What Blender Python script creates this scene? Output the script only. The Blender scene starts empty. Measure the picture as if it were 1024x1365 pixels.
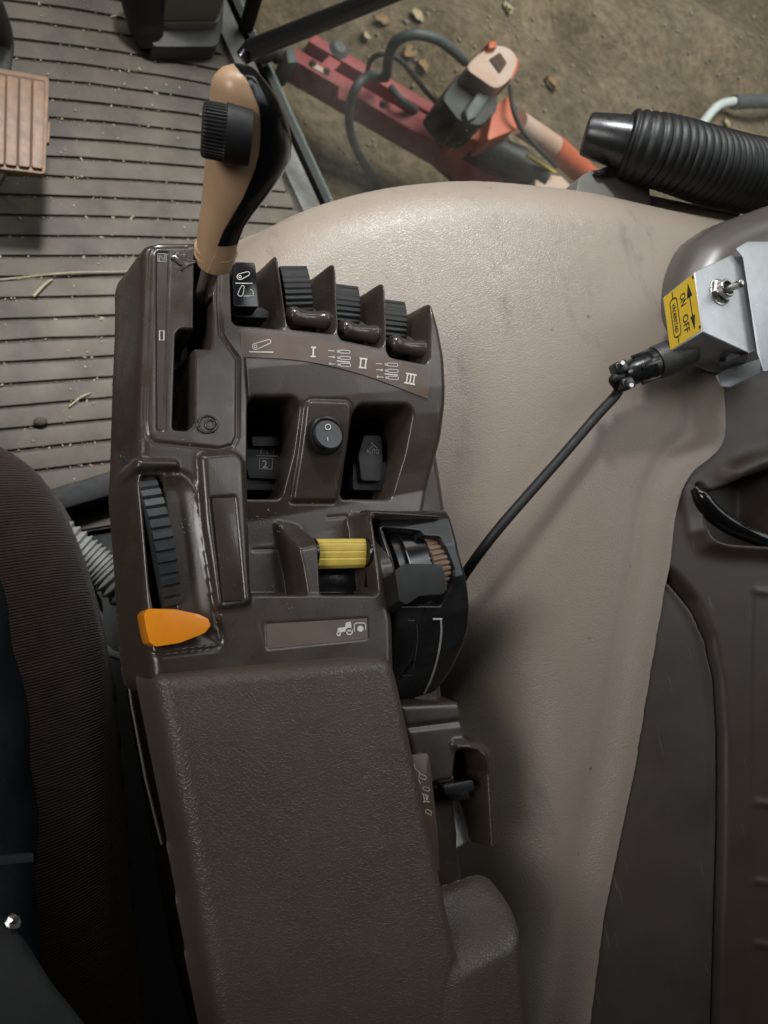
import bpy, bmesh, math, random
import numpy as np
from mathutils import Vector, Matrix
random.seed(7); np.random.seed(7)
S = bpy.context.scene
COL = S.collection
# ------------------------------------------------------------------ camera
F = 1025.0                                   # focal length in photograph pixels (1024 x 1365)
CAM = np.array([0.0, 0.0, 1.10])             # cab floor is z = 0, tractor forward is +Y, right is +X
_X = np.array([.861, .159, -.483]); _X /= np.linalg.norm(_X)
_Z = np.array([.459, .170, .872]); _Z -= _X * (_X @ _Z); _Z /= np.linalg.norm(_Z)
ROT = np.stack([_X, np.cross(_Z, _X), _Z])   # camera axes -> world
cd = bpy.data.cameras.new('camera'); cam = bpy.data.objects.new('camera', cd); COL.objects.link(cam)
cd.sensor_fit = 'VERTICAL'; cd.sensor_height = 36.0; cd.lens = 36.0 * F / 1365.0
cd.clip_start = 0.01; cd.clip_end = 200
cam.matrix_world = Matrix.Translation(Vector(CAM)) @ Matrix(ROT.tolist()).to_4x4()
S.camera = cam
cd.dof.use_dof = True; cd.dof.focus_distance = 0.47; cd.dof.aperture_fstop = 13
# ------------------------------------------------------------------ light
W = bpy.data.worlds.new('World'); S.world = W; W.use_nodes = True
W.node_tree.nodes['Background'].inputs[0].default_value = (0.82, 0.9, 1.0, 1)
W.node_tree.nodes['Background'].inputs[1].default_value = 0.004
def area(name, loc, target, sx, sy, power, col, spread=180):
    l = bpy.data.lights.new(name, 'AREA'); l.shape = 'RECTANGLE'; l.size = sx; l.size_y = sy
    l.energy = power; l.color = col; l.spread = math.radians(spread)
    o = bpy.data.objects.new(name, l); COL.objects.link(o); o.location = loc
    o.rotation_euler = (Vector(target) - Vector(loc)).to_track_quat('-Z', 'Y').to_euler()
    return o
area('windscreen_daylight', (0.20, 1.10, 1.66), (0.34, 0.58, 0.5), 0.16, 0.16, 3.8, (0.97, 0.98, 1.0), 54)
area('front_glass_daylight', (-0.15, 1.35, 1.35), (0.22, 0.50, 0.3), 0.9, 0.45, 2.1, (0.98, 0.985, 0.97), 100)
area('door_daylight', (-0.90, 0.30, 1.50), (0.16, 0.12, 0.70), 0.5, 0.5, 0.9, (1.0, 0.98, 0.95), 62)
area('overhead_sheen_lamp', (0.78, 0.42, 2.10), (0.25, 0.22, 0.70), 0.5, 0.45, 0.35, (0.95, 0.98, 1.0), 74)  # added overhead lamp, placed to give pad and console a sheen
area('side_window_daylight', (0.95, 0.05, 1.50), (0.42, -0.08, 0.66), 0.6, 0.5, 0.34, (0.95, 0.98, 1.0), 70)
area('yard_daylight', (3.0, 2.6, 2.6), (2.7, 2.3, -1.2), 3.0, 3.0, 92, (1.0, 0.97, 0.92), 110)
S.view_settings.view_transform = 'Standard'; S.view_settings.look = 'None'
S.view_settings.exposure = 0.30; S.view_settings.gamma = 1.0
S.render.engine = 'CYCLES'
# ------------------------------------------------------------------ pixel -> place
def ray(px, py):
    return ROT @ np.array([(px - 512) / F, (682.5 - py) / F, -1.0])
def P(px, py, z):
    """point where the sight line of a photo pixel meets a height (number) or a surface z(x, y)"""
    d = ray(px, py)
    if callable(z):
        zz = 0.68
        for _ in range(14):
            t = (zz - CAM[2]) / d[2]; p = CAM + d * t; zz = 0.5 * zz + 0.5 * float(z(p[0], p[1]))
        t = (zz - CAM[2]) / d[2]
        return CAM + d * t
    return CAM + d * ((z - CAM[2]) / d[2])
def q1(x, y): return (140 + x / 3.413, 300 + y / 3.413)
def q2(x, y): return (290 + x / 3.012, 320 + y / 3.012)
def q3(x, y): return (140 + x / 3.413, 580 + y / 3.413)
def q4(x, y): return (360 + x / 3.012, 620 + y / 3.012)
def q5(x, y): return (220 + x / 3.79, 60 + y / 3.79)
def q6(x, y): return (300 + x / 2.048, y / 2.048)
def q7(x, y): return (740 + x / 3.102, 120 + y / 3.102)
def q8(x, y): return (480 + x / 3.25, 900 + y / 3.25)
def q9(x, y): return (860 + x / 6.2, 580 + y / 6.2)
# ------------------------------------------------------------------ materials
def material(name, col, rough=0.5, metal=0.0, col2=None, nscale=40, ndetail=6, mixpos=(0.35, 0.7),
             bump=0.0, bscale=300, bkind='noise', bdist=0.001, spec=0.5, coat=0.0, rvar=0.12,
             specks=None, speck_scale=260, speck_size=0.06, stretch=(1, 1, 1), bstretch=(1, 1, 1), scratch=0.0, sheen=0.0, smear=0.0):
    m = bpy.data.materials.new(name); m.use_nodes = True
    nt = m.node_tree; N = nt.nodes; L = nt.links
    b = N['Principled BSDF']
    tc = N.new('ShaderNodeTexCoord')
    mp = N.new('ShaderNodeMapping'); mp.inputs['Scale'].default_value = stretch
    L.new(tc.outputs['Object'], mp.inputs['Vector'])
    no = N.new('ShaderNodeTexNoise'); no.inputs['Scale'].default_value = nscale; no.inputs['Detail'].default_value = ndetail
    no.inputs['Roughness'].default_value = 0.62
    L.new(mp.outputs[0], no.inputs['Vector'])
    mr = N.new('ShaderNodeMapRange'); mr.inputs[1].default_value = mixpos[0]; mr.inputs[2].default_value = mixpos[1]
    L.new(no.outputs['Fac'], mr.inputs[0])
    if col2 is None: col2 = tuple(c * 0.8 for c in col)
    mx = N.new('ShaderNodeMix'); mx.data_type = 'RGBA'
    mx.inputs[6].default_value = (*col, 1); mx.inputs[7].default_value = (*col2, 1)
    L.new(mr.outputs[0], mx.inputs[0])
    out = mx.outputs[2]
    if specks:
        vo = N.new('ShaderNodeTexVoronoi'); vo.inputs['Scale'].default_value = speck_scale
        L.new(tc.outputs['Object'], vo.inputs['Vector'])
        lt = N.new('ShaderNodeMapRange'); lt.inputs[1].default_value = speck_size; lt.inputs[2].default_value = speck_size * 0.5
        L.new(vo.outputs['Distance'], lt.inputs[0])
        n3 = N.new('ShaderNodeTexNoise'); n3.inputs['Scale'].default_value = 22
        L.new(tc.outputs['Object'], n3.inputs['Vector'])
        m3 = N.new('ShaderNodeMapRange'); m3.inputs[1].default_value = 0.42; m3.inputs[2].default_value = 0.7
        L.new(n3.outputs['Fac'], m3.inputs[0])
        mu = N.new('ShaderNodeMath'); mu.operation = 'MULTIPLY'
        L.new(lt.outputs[0], mu.inputs[0]); L.new(m3.outputs[0], mu.inputs[1])
        mx2 = N.new('ShaderNodeMix'); mx2.data_type = 'RGBA'; mx2.inputs[7].default_value = (*specks, 1)
        L.new(mu.outputs[0], mx2.inputs[0]); L.new(out, mx2.inputs[6]); out = mx2.outputs[2]
    if scratch:
        sm = N.new('ShaderNodeMapping'); sm.inputs['Scale'].default_value = (420, 30, 60); sm.inputs['Rotation'].default_value = (0.2, 0.3, 0.6)
        L.new(tc.outputs['Object'], sm.inputs['Vector'])
        sn = N.new('ShaderNodeTexNoise'); sn.inputs['Scale'].default_value = 1.0; sn.inputs['Detail'].default_value = 1
        L.new(sm.outputs[0], sn.inputs['Vector'])
        sr = N.new('ShaderNodeMapRange'); sr.inputs[1].default_value = 0.72; sr.inputs[2].default_value = 0.78; sr.inputs[4].default_value = scratch
        L.new(sn.outputs['Fac'], sr.inputs[0])
        mx3 = N.new('ShaderNodeMix'); mx3.data_type = 'RGBA'; mx3.inputs[7].default_value = (0.3, 0.28, 0.26, 1)
        L.new(sr.outputs[0], mx3.inputs[0]); L.new(out, mx3.inputs[6]); out = mx3.outputs[2]
    if smear:
        sm = N.new('ShaderNodeMapping'); sm.inputs['Scale'].default_value = (26, 9, 14); sm.inputs['Rotation'].default_value = (0.1, 0.4, 0.5)
        L.new(tc.outputs['Object'], sm.inputs['Vector'])
        sn = N.new('ShaderNodeTexNoise'); sn.inputs['Scale'].default_value = 1.0; sn.inputs['Detail'].default_value = 7; sn.inputs['Roughness'].default_value = .7
        L.new(sm.outputs[0], sn.inputs['Vector'])
        sr = N.new('ShaderNodeMapRange'); sr.inputs[1].default_value = 0.60; sr.inputs[2].default_value = 0.80; sr.inputs[4].default_value = smear
        L.new(sn.outputs['Fac'], sr.inputs[0])
        mx4 = N.new('ShaderNodeMix'); mx4.data_type = 'RGBA'; mx4.inputs[7].default_value = (*[c * .35 for c in col], 1)
        L.new(sr.outputs[0], mx4.inputs[0]); L.new(out, mx4.inputs[6]); out = mx4.outputs[2]
    L.new(out, b.inputs['Base Color'])
    b.inputs['Metallic'].default_value = metal
    b.inputs['Specular IOR Level'].default_value = spec
    b.inputs['Coat Weight'].default_value = coat
    if sheen: b.inputs['Sheen Weight'].default_value = sheen
    n2 = N.new('ShaderNodeTexNoise'); n2.inputs['Scale'].default_value = nscale * 2.3; n2.inputs['Detail'].default_value = 4
    L.new(tc.outputs['Object'], n2.inputs['Vector'])
    rr = N.new('ShaderNodeMapRange'); rr.inputs[3].default_value = max(0.03, rough - rvar); rr.inputs[4].default_value = min(1, rough + rvar)
    L.new(n2.outputs['Fac'], rr.inputs[0]); L.new(rr.outputs[0], b.inputs['Roughness'])
    if bump:
        bm_ = N.new('ShaderNodeBump'); bm_.inputs['Strength'].default_value = bump; bm_.inputs['Distance'].default_value = bdist
        mb = N.new('ShaderNodeMapping'); mb.inputs['Scale'].default_value = bstretch
        L.new(tc.outputs['Object'], mb.inputs['Vector'])
        if bkind == 'noise':
            t = N.new('ShaderNodeTexNoise'); t.inputs['Scale'].default_value = bscale; t.inputs['Detail'].default_value = 4
            L.new(mb.outputs[0], t.inputs['Vector']); h = t.outputs['Fac']
        elif bkind in ('leather', 'vein'):
            dn = N.new('ShaderNodeTexNoise'); dn.inputs['Scale'].default_value = bscale * 0.16; dn.inputs['Detail'].default_value = 3
            L.new(mb.outputs[0], dn.inputs['Vector'])
            vm = N.new('ShaderNodeVectorMath'); vm.operation = 'SCALE'; vm.inputs['Scale'].default_value = (6.0 if bkind == 'leather' else 5.0) / bscale
            L.new(dn.outputs['Color'], vm.inputs[0])
            va = N.new('ShaderNodeVectorMath'); va.operation = 'ADD'
            L.new(mb.outputs[0], va.inputs[0]); L.new(vm.outputs[0], va.inputs[1])
            t = N.new('ShaderNodeTexVoronoi'); t.feature = 'DISTANCE_TO_EDGE'; t.inputs['Scale'].default_value = bscale
            L.new(va.outputs[0], t.inputs['Vector'])
            m4 = N.new('ShaderNodeMapRange'); m4.inputs[1].default_value = 0.0; m4.inputs[2].default_value = 0.28 if bkind == 'leather' else 0.13
            m4.interpolation_type = 'SMOOTHSTEP'
            if bkind == 'vein': m4.inputs[3].default_value = 1.0; m4.inputs[4].default_value = 0.0
            L.new(t.outputs['Distance'], m4.inputs[0])
            t2 = N.new('ShaderNodeTexNoise'); t2.inputs['Scale'].default_value = bscale * 1.2; t2.inputs['Detail'].default_value = 4
            L.new(mb.outputs[0], t2.inputs['Vector'])
            ad = N.new('ShaderNodeMath'); ad.operation = 'MULTIPLY_ADD'; ad.inputs[1].default_value = 0.55 if bkind == 'leather' else 0.22
            L.new(t2.outputs['Fac'], ad.inputs[0]); L.new(m4.outputs[0], ad.inputs[2]); h = ad.outputs[0]
        elif bkind == 'ribs':
            t = N.new('ShaderNodeTexWave'); t.inputs['Scale'].default_value = bscale; t.bands_direction = 'Y'
            t.inputs['Distortion'].default_value = 1.5; t.inputs['Detail'].default_value = 2; t.inputs['Detail Scale'].default_value = 3
            L.new(mb.outputs[0], t.inputs['Vector'])
            t2 = N.new('ShaderNodeTexNoise'); t2.inputs['Scale'].default_value = 700
            L.new(mb.outputs[0], t2.inputs['Vector'])
            ad = N.new('ShaderNodeMath'); ad.operation = 'MULTIPLY_ADD'; ad.inputs[1].default_value = 0.6
            L.new(t2.outputs['Fac'], ad.inputs[0]); L.new(t.outputs['Fac'], ad.inputs[2]); h = ad.outputs[0]
        L.new(h, bm_.inputs['Height']); L.new(bm_.outputs[0], b.inputs['Normal'])
    return m
M = {}
M['console'] = material('console_plastic', (.047, .035, .027), .29, col2=(.068, .054, .044), nscale=30, ndetail=10, mixpos=(.52, .85), rvar=.17, coat=.15, bump=.05, bscale=900,
                        specks=(.30, .27, .24), speck_scale=330, speck_size=.10, scratch=.10)
M['panel'] = material('side_panel_plastic', (.050, .036, .027), .50, col2=(.038, .027, .020), nscale=14, bump=.05, bscale=700,
                      specks=(.2, .17, .15), speck_scale=200, speck_size=.05, scratch=.14, rvar=.16)
M['panel_low'] = material('worn_panel_plastic', (.056, .044, .037), .48, col2=(.040, .031, .026), nscale=12, mixpos=(.4, .62), bump=.06, bscale=600,
                          specks=(.2, .17, .15), speck_scale=150, speck_size=.05, scratch=.14, rvar=.18)
M['pad'] = material('armrest_vinyl', (.084, .064, .051), .40, col2=(.066, .050, .040), nscale=12, bump=.28, bscale=440, bkind='vein', bdist=.0006, rvar=.13, bstretch=(1, 1.15, 1))
M['beige'] = material('fender_vinyl', (.245, .203, .163), .44, col2=(.178, .143, .112), nscale=5, mixpos=(.45, .78), bump=.25, bscale=520, bkind='leather', bdist=.0005,
                      specks=(.10, .075, .05), speck_scale=38, speck_size=.07, rvar=.14, smear=.75)
M['black'] = material('black_plastic', (.012, .012, .013), .28, col2=(.018, .018, .018), nscale=60, bump=.03, bscale=900, specks=(.12, .11, .10), speck_scale=420, speck_size=.06)
M['black_gloss'] = material('black_gloss', (.008, .008, .009), .16, nscale=50, rvar=.05, specks=(.1, .1, .1), speck_scale=300, speck_size=.05)
M['black_matt'] = material('black_rubber', (.009, .009, .009), .55, nscale=60, bump=.06, bscale=700)
M['bellows'] = material('bellows_rubber', (.004, .004, .004), .5, nscale=40)
M['drum'] = material('drum_plastic', (.006, .006, .006), .34, nscale=60)
M['block'] = material('block_grey', (.13, .125, .11), .5, nscale=40)
M['void'] = material('dark_inside', (.004, .004, .004), .8)  # near-black colour in place of shade inside holes and wells; also a seam
M['strip'] = material('label_film', (.115, .075, .052), .38, col2=(.10, .066, .046), nscale=60)
M['faint_print'] = material('faint_print', (.09, .09, .085), .5)
M['white'] = material('white_print', (.72, .70, .64), .5)
M['grey_print'] = material('grey_print', (.34, .33, .31), .5)
M['groove'] = material('label_insert', (.050, .034, .026), .32)
M['tan'] = material('tan_plastic', (.52, .335, .205), .36, col2=(.47, .30, .18), nscale=40, bump=.03, bscale=900, specks=(.3, .2, .14), speck_scale=200, speck_size=.05)
M['orange_knob'] = material('orange_knob', (.88, .30, .012), .30, col2=(.80, .25, .01), nscale=60, rvar=.05, coat=.4)
M['yellow_knob'] = material('yellow_knob', (.68, .51, .10), .42, col2=(.56, .41, .08), nscale=120, bump=.05, bscale=500)
M['chrome'] = material('worn_steel', (.55, .53, .50), .28, 1.0, nscale=90)
M['paddle'] = material('paddle_plastic', (.060, .046, .038), .18, col2=(.050, .038, .032), nscale=80)
M['alu'] = material('aluminium_sheet', (.50, .52, .54), .48, 0.7, col2=(.42, .44, .46), nscale=60, bump=.10, bscale=260, specks=(.85, .86, .87), speck_scale=200, speck_size=.14)
M['sticker'] = material('yellow_sticker', (.66, .45, .03), .42, col2=(.60, .40, .03), nscale=70)
M['ink'] = material('black_ink', (.012, .011, .010), .5)
M['grey_dark'] = material('dark_grey_metal', (.07, .068, .065), .45, .3, bump=.3, bscale=900)
M['mat'] = material('floor_rubber', (.102, .084, .060), .66, col2=(.040, .032, .023), nscale=11, bump=.35, bscale=160, specks=(.42, .38, .30), speck_scale=120, speck_size=.07, rvar=.12)
M['matbase'] = material('floor_groove_dirt', (.045, .038, .030), .85, col2=(.09, .075, .055), nscale=120, bump=.5, bscale=300)
M['floor'] = material('cab_floor_paint', (.006, .006, .006), .7)
M['pedal'] = material('pedal_rubber', (.20, .112, .060), .55, col2=(.11, .065, .040), nscale=60, bump=.3, bscale=400)
M['pedal_dirt'] = material('pedal_groove', (.09, .055, .035), .8)
M['seat'] = material('seat_knit', (.040, .025, .017), .9, col2=(.026, .016, .011), nscale=60, bump=.7, bscale=150, bkind='ribs', bdist=.0010, spec=.2, sheen=.15)
M['jeans'] = material('denim', (.014, .017, .022), .85, col2=(.022, .026, .032), nscale=40, bump=.5, bscale=900, spec=.15)
M['jacket'] = material('jacket_cloth', (.030, .031, .033), .8, col2=(.025, .026, .028), nscale=60, bump=.3, bscale=900, spec=.2)
M['post'] = material('post_beige', (.25, .235, .195), .5, col2=(.21, .195, .16), nscale=20, bump=.1, bscale=200)
M['rubber'] = material('grey_rubber', (.055, .053, .049), .6, col2=(.08, .076, .07), nscale=30, bump=.1, bscale=300)
M['sill'] = material('sill_aluminium', (.20, .195, .18), .5, .2, col2=(.13, .125, .115), nscale=50)
M['ground'] = None
M['leaf'] = material('dry_leaf', (.30, .19, .09), .8, col2=(.20, .12, .05), nscale=60)
M['leaf_pale'] = material('pale_leaf', (.44, .36, .24), .8, col2=(.34, .26, .16), nscale=60)
M['red'] = material('faded_red_paint', (.50, .10, .115), .6, col2=(.30, .06, .065), nscale=9, bump=.2, bscale=120, specks=(.16, .10, .08), speck_scale=24, speck_size=.22)
M['rust'] = material('dark_rust', (.06, .035, .03), .8, col2=(.10, .05, .04), nscale=12)
M['machine_orange'] = material('machine_orange', (.70, .155, .07), .5, col2=(.56, .12, .06), nscale=14, specks=(.4, .25, .2), speck_scale=60, speck_size=.1)
M['machine_white'] = material('machine_white', (.66, .52, .46), .55, col2=(.60, .36, .28), nscale=8)
M['machine_black'] = material('machine_black', (.035, .034, .033), .55, col2=(.07, .065, .06), nscale=10)
M['hose_grey'] = material('hydraulic_hose', (.085, .095, .105), .5, col2=(.12, .125, .13), nscale=20)
M['pipe_white'] = material('pipe_white', (.68, .72, .74), .5)
M['conduit'] = material('grey_conduit', (.30, .30, .29), .45, col2=(.22, .22, .21), nscale=80)
M['grit'] = material('straw_grit', (.44, .37, .25), .8, col2=(.20, .15, .09), nscale=30)
M['housing'] = material('housing_sky_grey', (.105, .090, .078), .32, col2=(.085, .073, .064), nscale=18, rvar=.1)  # sky reflection on brown plastic, put into the base colour as grey
M['screw'] = material('screw_zinc', (.6, .59, .56), .3, 1.0)
# ------------------------------------------------------------------ object helpers
def _link(name, me, mat, parent, smooth=True, base=None):
    o = bpy.data.objects.new(name, me); COL.objects.link(o)
    if mat is not None: me.materials.append(M[mat] if isinstance(mat, str) else mat)
    org = Vector(base) if base is not None else Vector((0, 0, 0))
    if parent is not None:
        org = Vector(parent['_o']); o.parent = parent
    else:
        o.location = org
    o['_o'] = list(org)
    me.transform(Matrix.Translation(-org))
    if smooth:
        for p in me.polygons: p.use_smooth = True
    return o
def thing(name, label, cat, base, group=None):
    o = bpy.data.objects.new(name, None); COL.objects.link(o); o.empty_display_size = .02
    o.location = base; o['_o'] = list(map(float, base)); return tag(o, label, cat, group)
def tag(o, label, cat, group=None):
    o['label'] = label; o['category'] = cat
    if group: o['group'] = group
    return o
def from_bm(name, bm, mat, parent=None, base=None, smooth=True, angle=None):
    bmesh.ops.recalc_face_normals(bm, faces=bm.faces)
    me = bpy.data.meshes.new(name); bm.to_mesh(me); bm.free()
    o = _link(name, me, mat, parent, smooth, base)
    if smooth and angle is not None:
        me.set_sharp_from_angle(angle=math.radians(angle))
    return o
def prism_bm(pts, down, bevel=0.0, segs=3, bm=None, bottom_scale=1.0):
    """closed outline (3-D points, any plane) swept by the vector 'down'"""
    bm = bm or bmesh.new(); down = Vector(down)
    top = [bm.verts.new(Vector(p)) for p in pts]
    c = sum((Vector(p) for p in pts), Vector()) / len(pts)
    bot = [bm.verts.new(c + (Vector(p) - c) * bottom_scale + down) for p in pts]
    n = len(pts)
    fs = [bm.faces.new(top), bm.faces.new(list(reversed(bot)))]
    for i in range(n):
        fs.append(bm.faces.new((top[i], bot[i], bot[(i + 1) % n], top[(i + 1) % n])))
    bmesh.ops.recalc_face_normals(bm, faces=fs)
    if bevel:
        es = list({e for f in fs for e in f.edges})
        bmesh.ops.bevel(bm, geom=es, offset=bevel, segments=segs, profile=0.5, affect='EDGES', clamp_overlap=True)
    return bm
def rounded(pts, r, n=4):
    """round the corners of a closed 2-D/3-D polygon by distance r"""
    pts = [np.array(p, float) for p in pts]; out = []; m = len(pts)
    for i in range(m):
        a, b, c = pts[i - 1], pts[i], pts[(i + 1) % m]
        u = a - b; v = c - b; lu = np.linalg.norm(u); lv = np.linalg.norm(v)
        k = min(r, lu * .45, lv * .45)
        p0 = b + u / lu * k; p1 = b + v / lv * k
        for j in range(n + 1):
            t = j / n; out.append((1 - t) ** 2 * p0 + 2 * t * (1 - t) * b + t * t * p1)
    return out
def prism_px(name, px, z, depth, mat, parent=None, bevel=.001, segs=3, rnd=0, base=None, down=None, angle=40, bottom_scale=1.0):
    """outline given by photo pixels lying at height z (number or surface), swept straight down by depth"""
    if rnd: px = [tuple(p) for p in rounded(px, rnd)]
    pts = [P(a, b, z) for a, b in px]
    bm = prism_bm(pts, down if down is not None else (0, 0, -depth), bevel, segs, bottom_scale=bottom_scale)
    return from_bm(name, bm, mat, parent, base, True, angle)
def box_bm(c, ax, ay, az, sx, sy, sz, bevel=0, segs=2, bm=None):
    c = Vector(c); ax, ay, az = Vector(ax), Vector(ay), Vector(az)
    pts = [c + ax * (sx / 2 * i) + ay * (sy / 2 * j) + az * (sz / 2) for i, j in ((-1, -1), (1, -1), (1, 1), (-1, 1))]
    return prism_bm(pts, az * (-sz), bevel, segs, bm)
def frame_from(z, xhint=(1, 0, 0)):
    z = Vector(z).normalized(); x = Vector(xhint); x = (x - z * x.dot(z)).normalized(); return x, z.cross(x), z
def catmull(pts, n):
    pts = [np.array(p, float) for p in pts]; out = []
    e = [2 * pts[0] - pts[1]] + pts + [2 * pts[-1] - pts[-2]]
    for i in range(1, len(e) - 2):
        for j in range(n):
            t = j / n; a, b, c, d = e[i - 1], e[i], e[i + 1], e[i + 2]
            out.append(.5 * (2 * b + (c - a) * t + (2 * a - 5 * b + 4 * c - d) * t * t + (3 * b - a - 3 * c + d) * t ** 3))
    out.append(pts[-1]); return out
def tube_bm(path, rad, nseg=12, caps=True, bm=None, flat=1.0):
    bm = bm or bmesh.new(); path = [Vector(p) for p in path]; n = len(path)
    if not hasattr(rad, '__len__'): rad = [rad] * n
    up = None; rings = []
    for i, p in enumerate(path):
        t = (path[min(i + 1, n - 1)] - path[max(i - 1, 0)]).normalized()
        if up is None:
            up = Vector((0, 0, 1)) if abs(t.z) < .9 else Vector((0, 1, 0))
        x = (up - t * up.dot(t)).normalized(); y = t.cross(x); up = x
        rings.append([bm.verts.new(p + (x * math.cos(a) * flat + y * math.sin(a)) * rad[i]) for a in [2 * math.pi * k / nseg for k in range(nseg)]])
    for i in range(n - 1):
        for k in range(nseg):
            bm.faces.new((rings[i][k], rings[i][(k + 1) % nseg], rings[i + 1][(k + 1) % nseg], rings[i + 1][k]))
    if caps:
        bm.faces.new(rings[0]); bm.faces.new(list(reversed(rings[-1])))
    return bm
def tube(name, path, rad, mat, parent=None, nseg=12, base=None, smooth_n=0, angle=50, flat=1.0):
    if smooth_n:
        if hasattr(rad, '__len__'):
            rad = list(np.interp(np.linspace(0, len(path) - 1, (len(path) - 1) * smooth_n + 1), range(len(path)), rad))
        path = catmull(path, smooth_n)
    return from_bm(name, tube_bm(path, rad, nseg, flat=flat), mat, parent, base, True, angle)
def lathe_bm(c, axis, prof, nseg=32, bm=None, xhint=(1, 0, 0)):
    """prof: list of (radius, height along axis)"""
    bm = bm or bmesh.new(); c = Vector(c); x, y, z = frame_from(axis, xhint); rings = []
    for r, h in prof:
        rings.append([bm.verts.new(c + z * h + (x * math.cos(a) + y * math.sin(a)) * max(r, 1e-5)) for a in [2 * math.pi * k / nseg for k in range(nseg)]])
    for i in range(len(rings) - 1):
        for k in range(nseg):
            bm.faces.new((rings[i][k], rings[i][(k + 1) % nseg], rings[i + 1][(k + 1) % nseg], rings[i + 1][k]))
    bm.faces.new(list(reversed(rings[0]))); bm.faces.new(rings[-1])
    return bm
# flat print lying on a surface -------------------------------------------------
def stroke_bm(lines, w, z, lift=.0003, bm=None, closed=False):
    """polylines in photo pixels, drawn w pixels wide on the surface z"""
    bm = bm or bmesh.new()
    for ln in lines:
        ln = [np.array(p, float) for p in ln]
        n = len(ln); L_ = []; R_ = []
        cl = np.linalg.norm(ln[0] - ln[-1]) < 1e-6
        for i in range(n):
            a = ln[i - 1] if i > 0 else (ln[-2] if cl else ln[0]); b = ln[i + 1] if i < n - 1 else (ln[1] if cl else ln[-1])
            t = b - a; t /= (np.linalg.norm(t) + 1e-9); nn = np.array([-t[1], t[0]])
            L_.append(ln[i] + nn * w / 2); R_.append(ln[i] - nn * w / 2)
        def mk(p):
            q = Vector(P(p[0], p[1], z)); q.z += lift; return bm.verts.new(q)
        lv = [mk(p) for p in L_]; rv = [mk(p) for p in R_]
        for i in range(n - 1): bm.faces.new((lv[i], lv[i + 1], rv[i + 1], rv[i]))
    return bm
def fill_bm(polys, z, lift=.0003, bm=None):
    bm = bm or bmesh.new()
    for pl in polys:
        vs = []
        for p in pl:
            q = Vector(P(p[0], p[1], z)); q.z += lift; vs.append(bm.verts.new(q))
        bm.faces.new(vs)
    return bm
def print_obj(name, bm, mat, parent):
    for f in bm.faces:
        f.normal_update()
        if f.normal.z < 0: f.normal_flip()
    me = bpy.data.meshes.new(name); bm.to_mesh(me); bm.free()
    return _link(name, me, mat, parent, False)
def circle_px(c, r, n=20, a0=0, a1=360, ry=None, rot=0):
    ry = ry or r; out = []
    for k in range(n + 1):
        a = math.radians(a0 + (a1 - a0) * k / n); x = r * math.cos(a); y = ry * math.sin(a)
        cr, sr = math.cos(math.radians(rot)), math.sin(math.radians(rot))
        out.append((c[0] + x * cr - y * sr, c[1] + x * sr + y * cr))
    return out
def text_bm(s, org, ux, uy, z, lift=.0003, bold=0.0, fit=None):
    """letters whose baseline starts at photo pixel org; ux, uy: pixel vectors for one em across and up"""
    cu = bpy.data.curves.new('letters', 'FONT'); cu.body = s; cu.size = 1.0; cu.offset = bold; cu.resolution_u = 3
    ob = bpy.data.objects.new('letters', cu); COL.objects.link(ob)
    dg = bpy.context.evaluated_depsgraph_get(); dg.update()
    me = bpy.data.meshes.new_from_object(ob.evaluated_get(dg))
    bm = bmesh.new(); bm.from_mesh(me)
    xs = [v.co.x for v in bm.verts]; k = 1.0
    if fit: k = fit / (max(xs) - min(xs))
    x0 = min(xs)
    for v in bm.verts:
        x = (v.co.x - x0) * k; y = v.co.y
        q = Vector(P(org[0] + ux[0] * x + uy[0] * y, org[1] + ux[1] * x + uy[1] * y, z)); q.z += lift
        v.co = q
    bpy.data.objects.remove(ob); bpy.data.curves.remove(cu); bpy.data.meshes.remove(me)
    return bm
def patch_px(name, top, bot, z, lift, mat, parent, nx=40, ny=8, thick=.0004):
    """thin film between two pixel curves, lying on surface z"""
    t = catmull(top, 12) if len(top) > 2 else [np.array(p, float) for p in top]; b = catmull(bot, 12) if len(bot) > 2 else [np.array(p, float) for p in bot]
    def at(c, u):
        c = np.array(c); s = u * (len(c) - 1); i = min(int(s), len(c) - 2); return c[i] + (c[i + 1] - c[i]) * (s - i)
    bm = bmesh.new(); g = []
    for j in range(ny + 1):
        row = []
        for i in range(nx + 1):
            p = at(t, i / nx) * (1 - j / ny) + at(b, i / nx) * (j / ny)
            q = Vector(P(p[0], p[1], z)); q.z += lift; row.append(bm.verts.new(q))
        g.append(row)
    fs = []
    for j in range(ny):
        for i in range(nx): fs.append(bm.faces.new((g[j][i], g[j][i + 1], g[j + 1][i + 1], g[j + 1][i])))
    bmesh.ops.recalc_face_normals(bm, faces=fs)
    if fs[0].normal.z < 0: bmesh.ops.reverse_faces(bm, faces=fs)
    r = bmesh.ops.extrude_face_region(bm, geom=fs)
    for v in [v for v in r['geom'] if isinstance(v, bmesh.types.BMVert)]: v.co.z += thick
    return from_bm(name, bm, mat, parent, None, True, 40)
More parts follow.
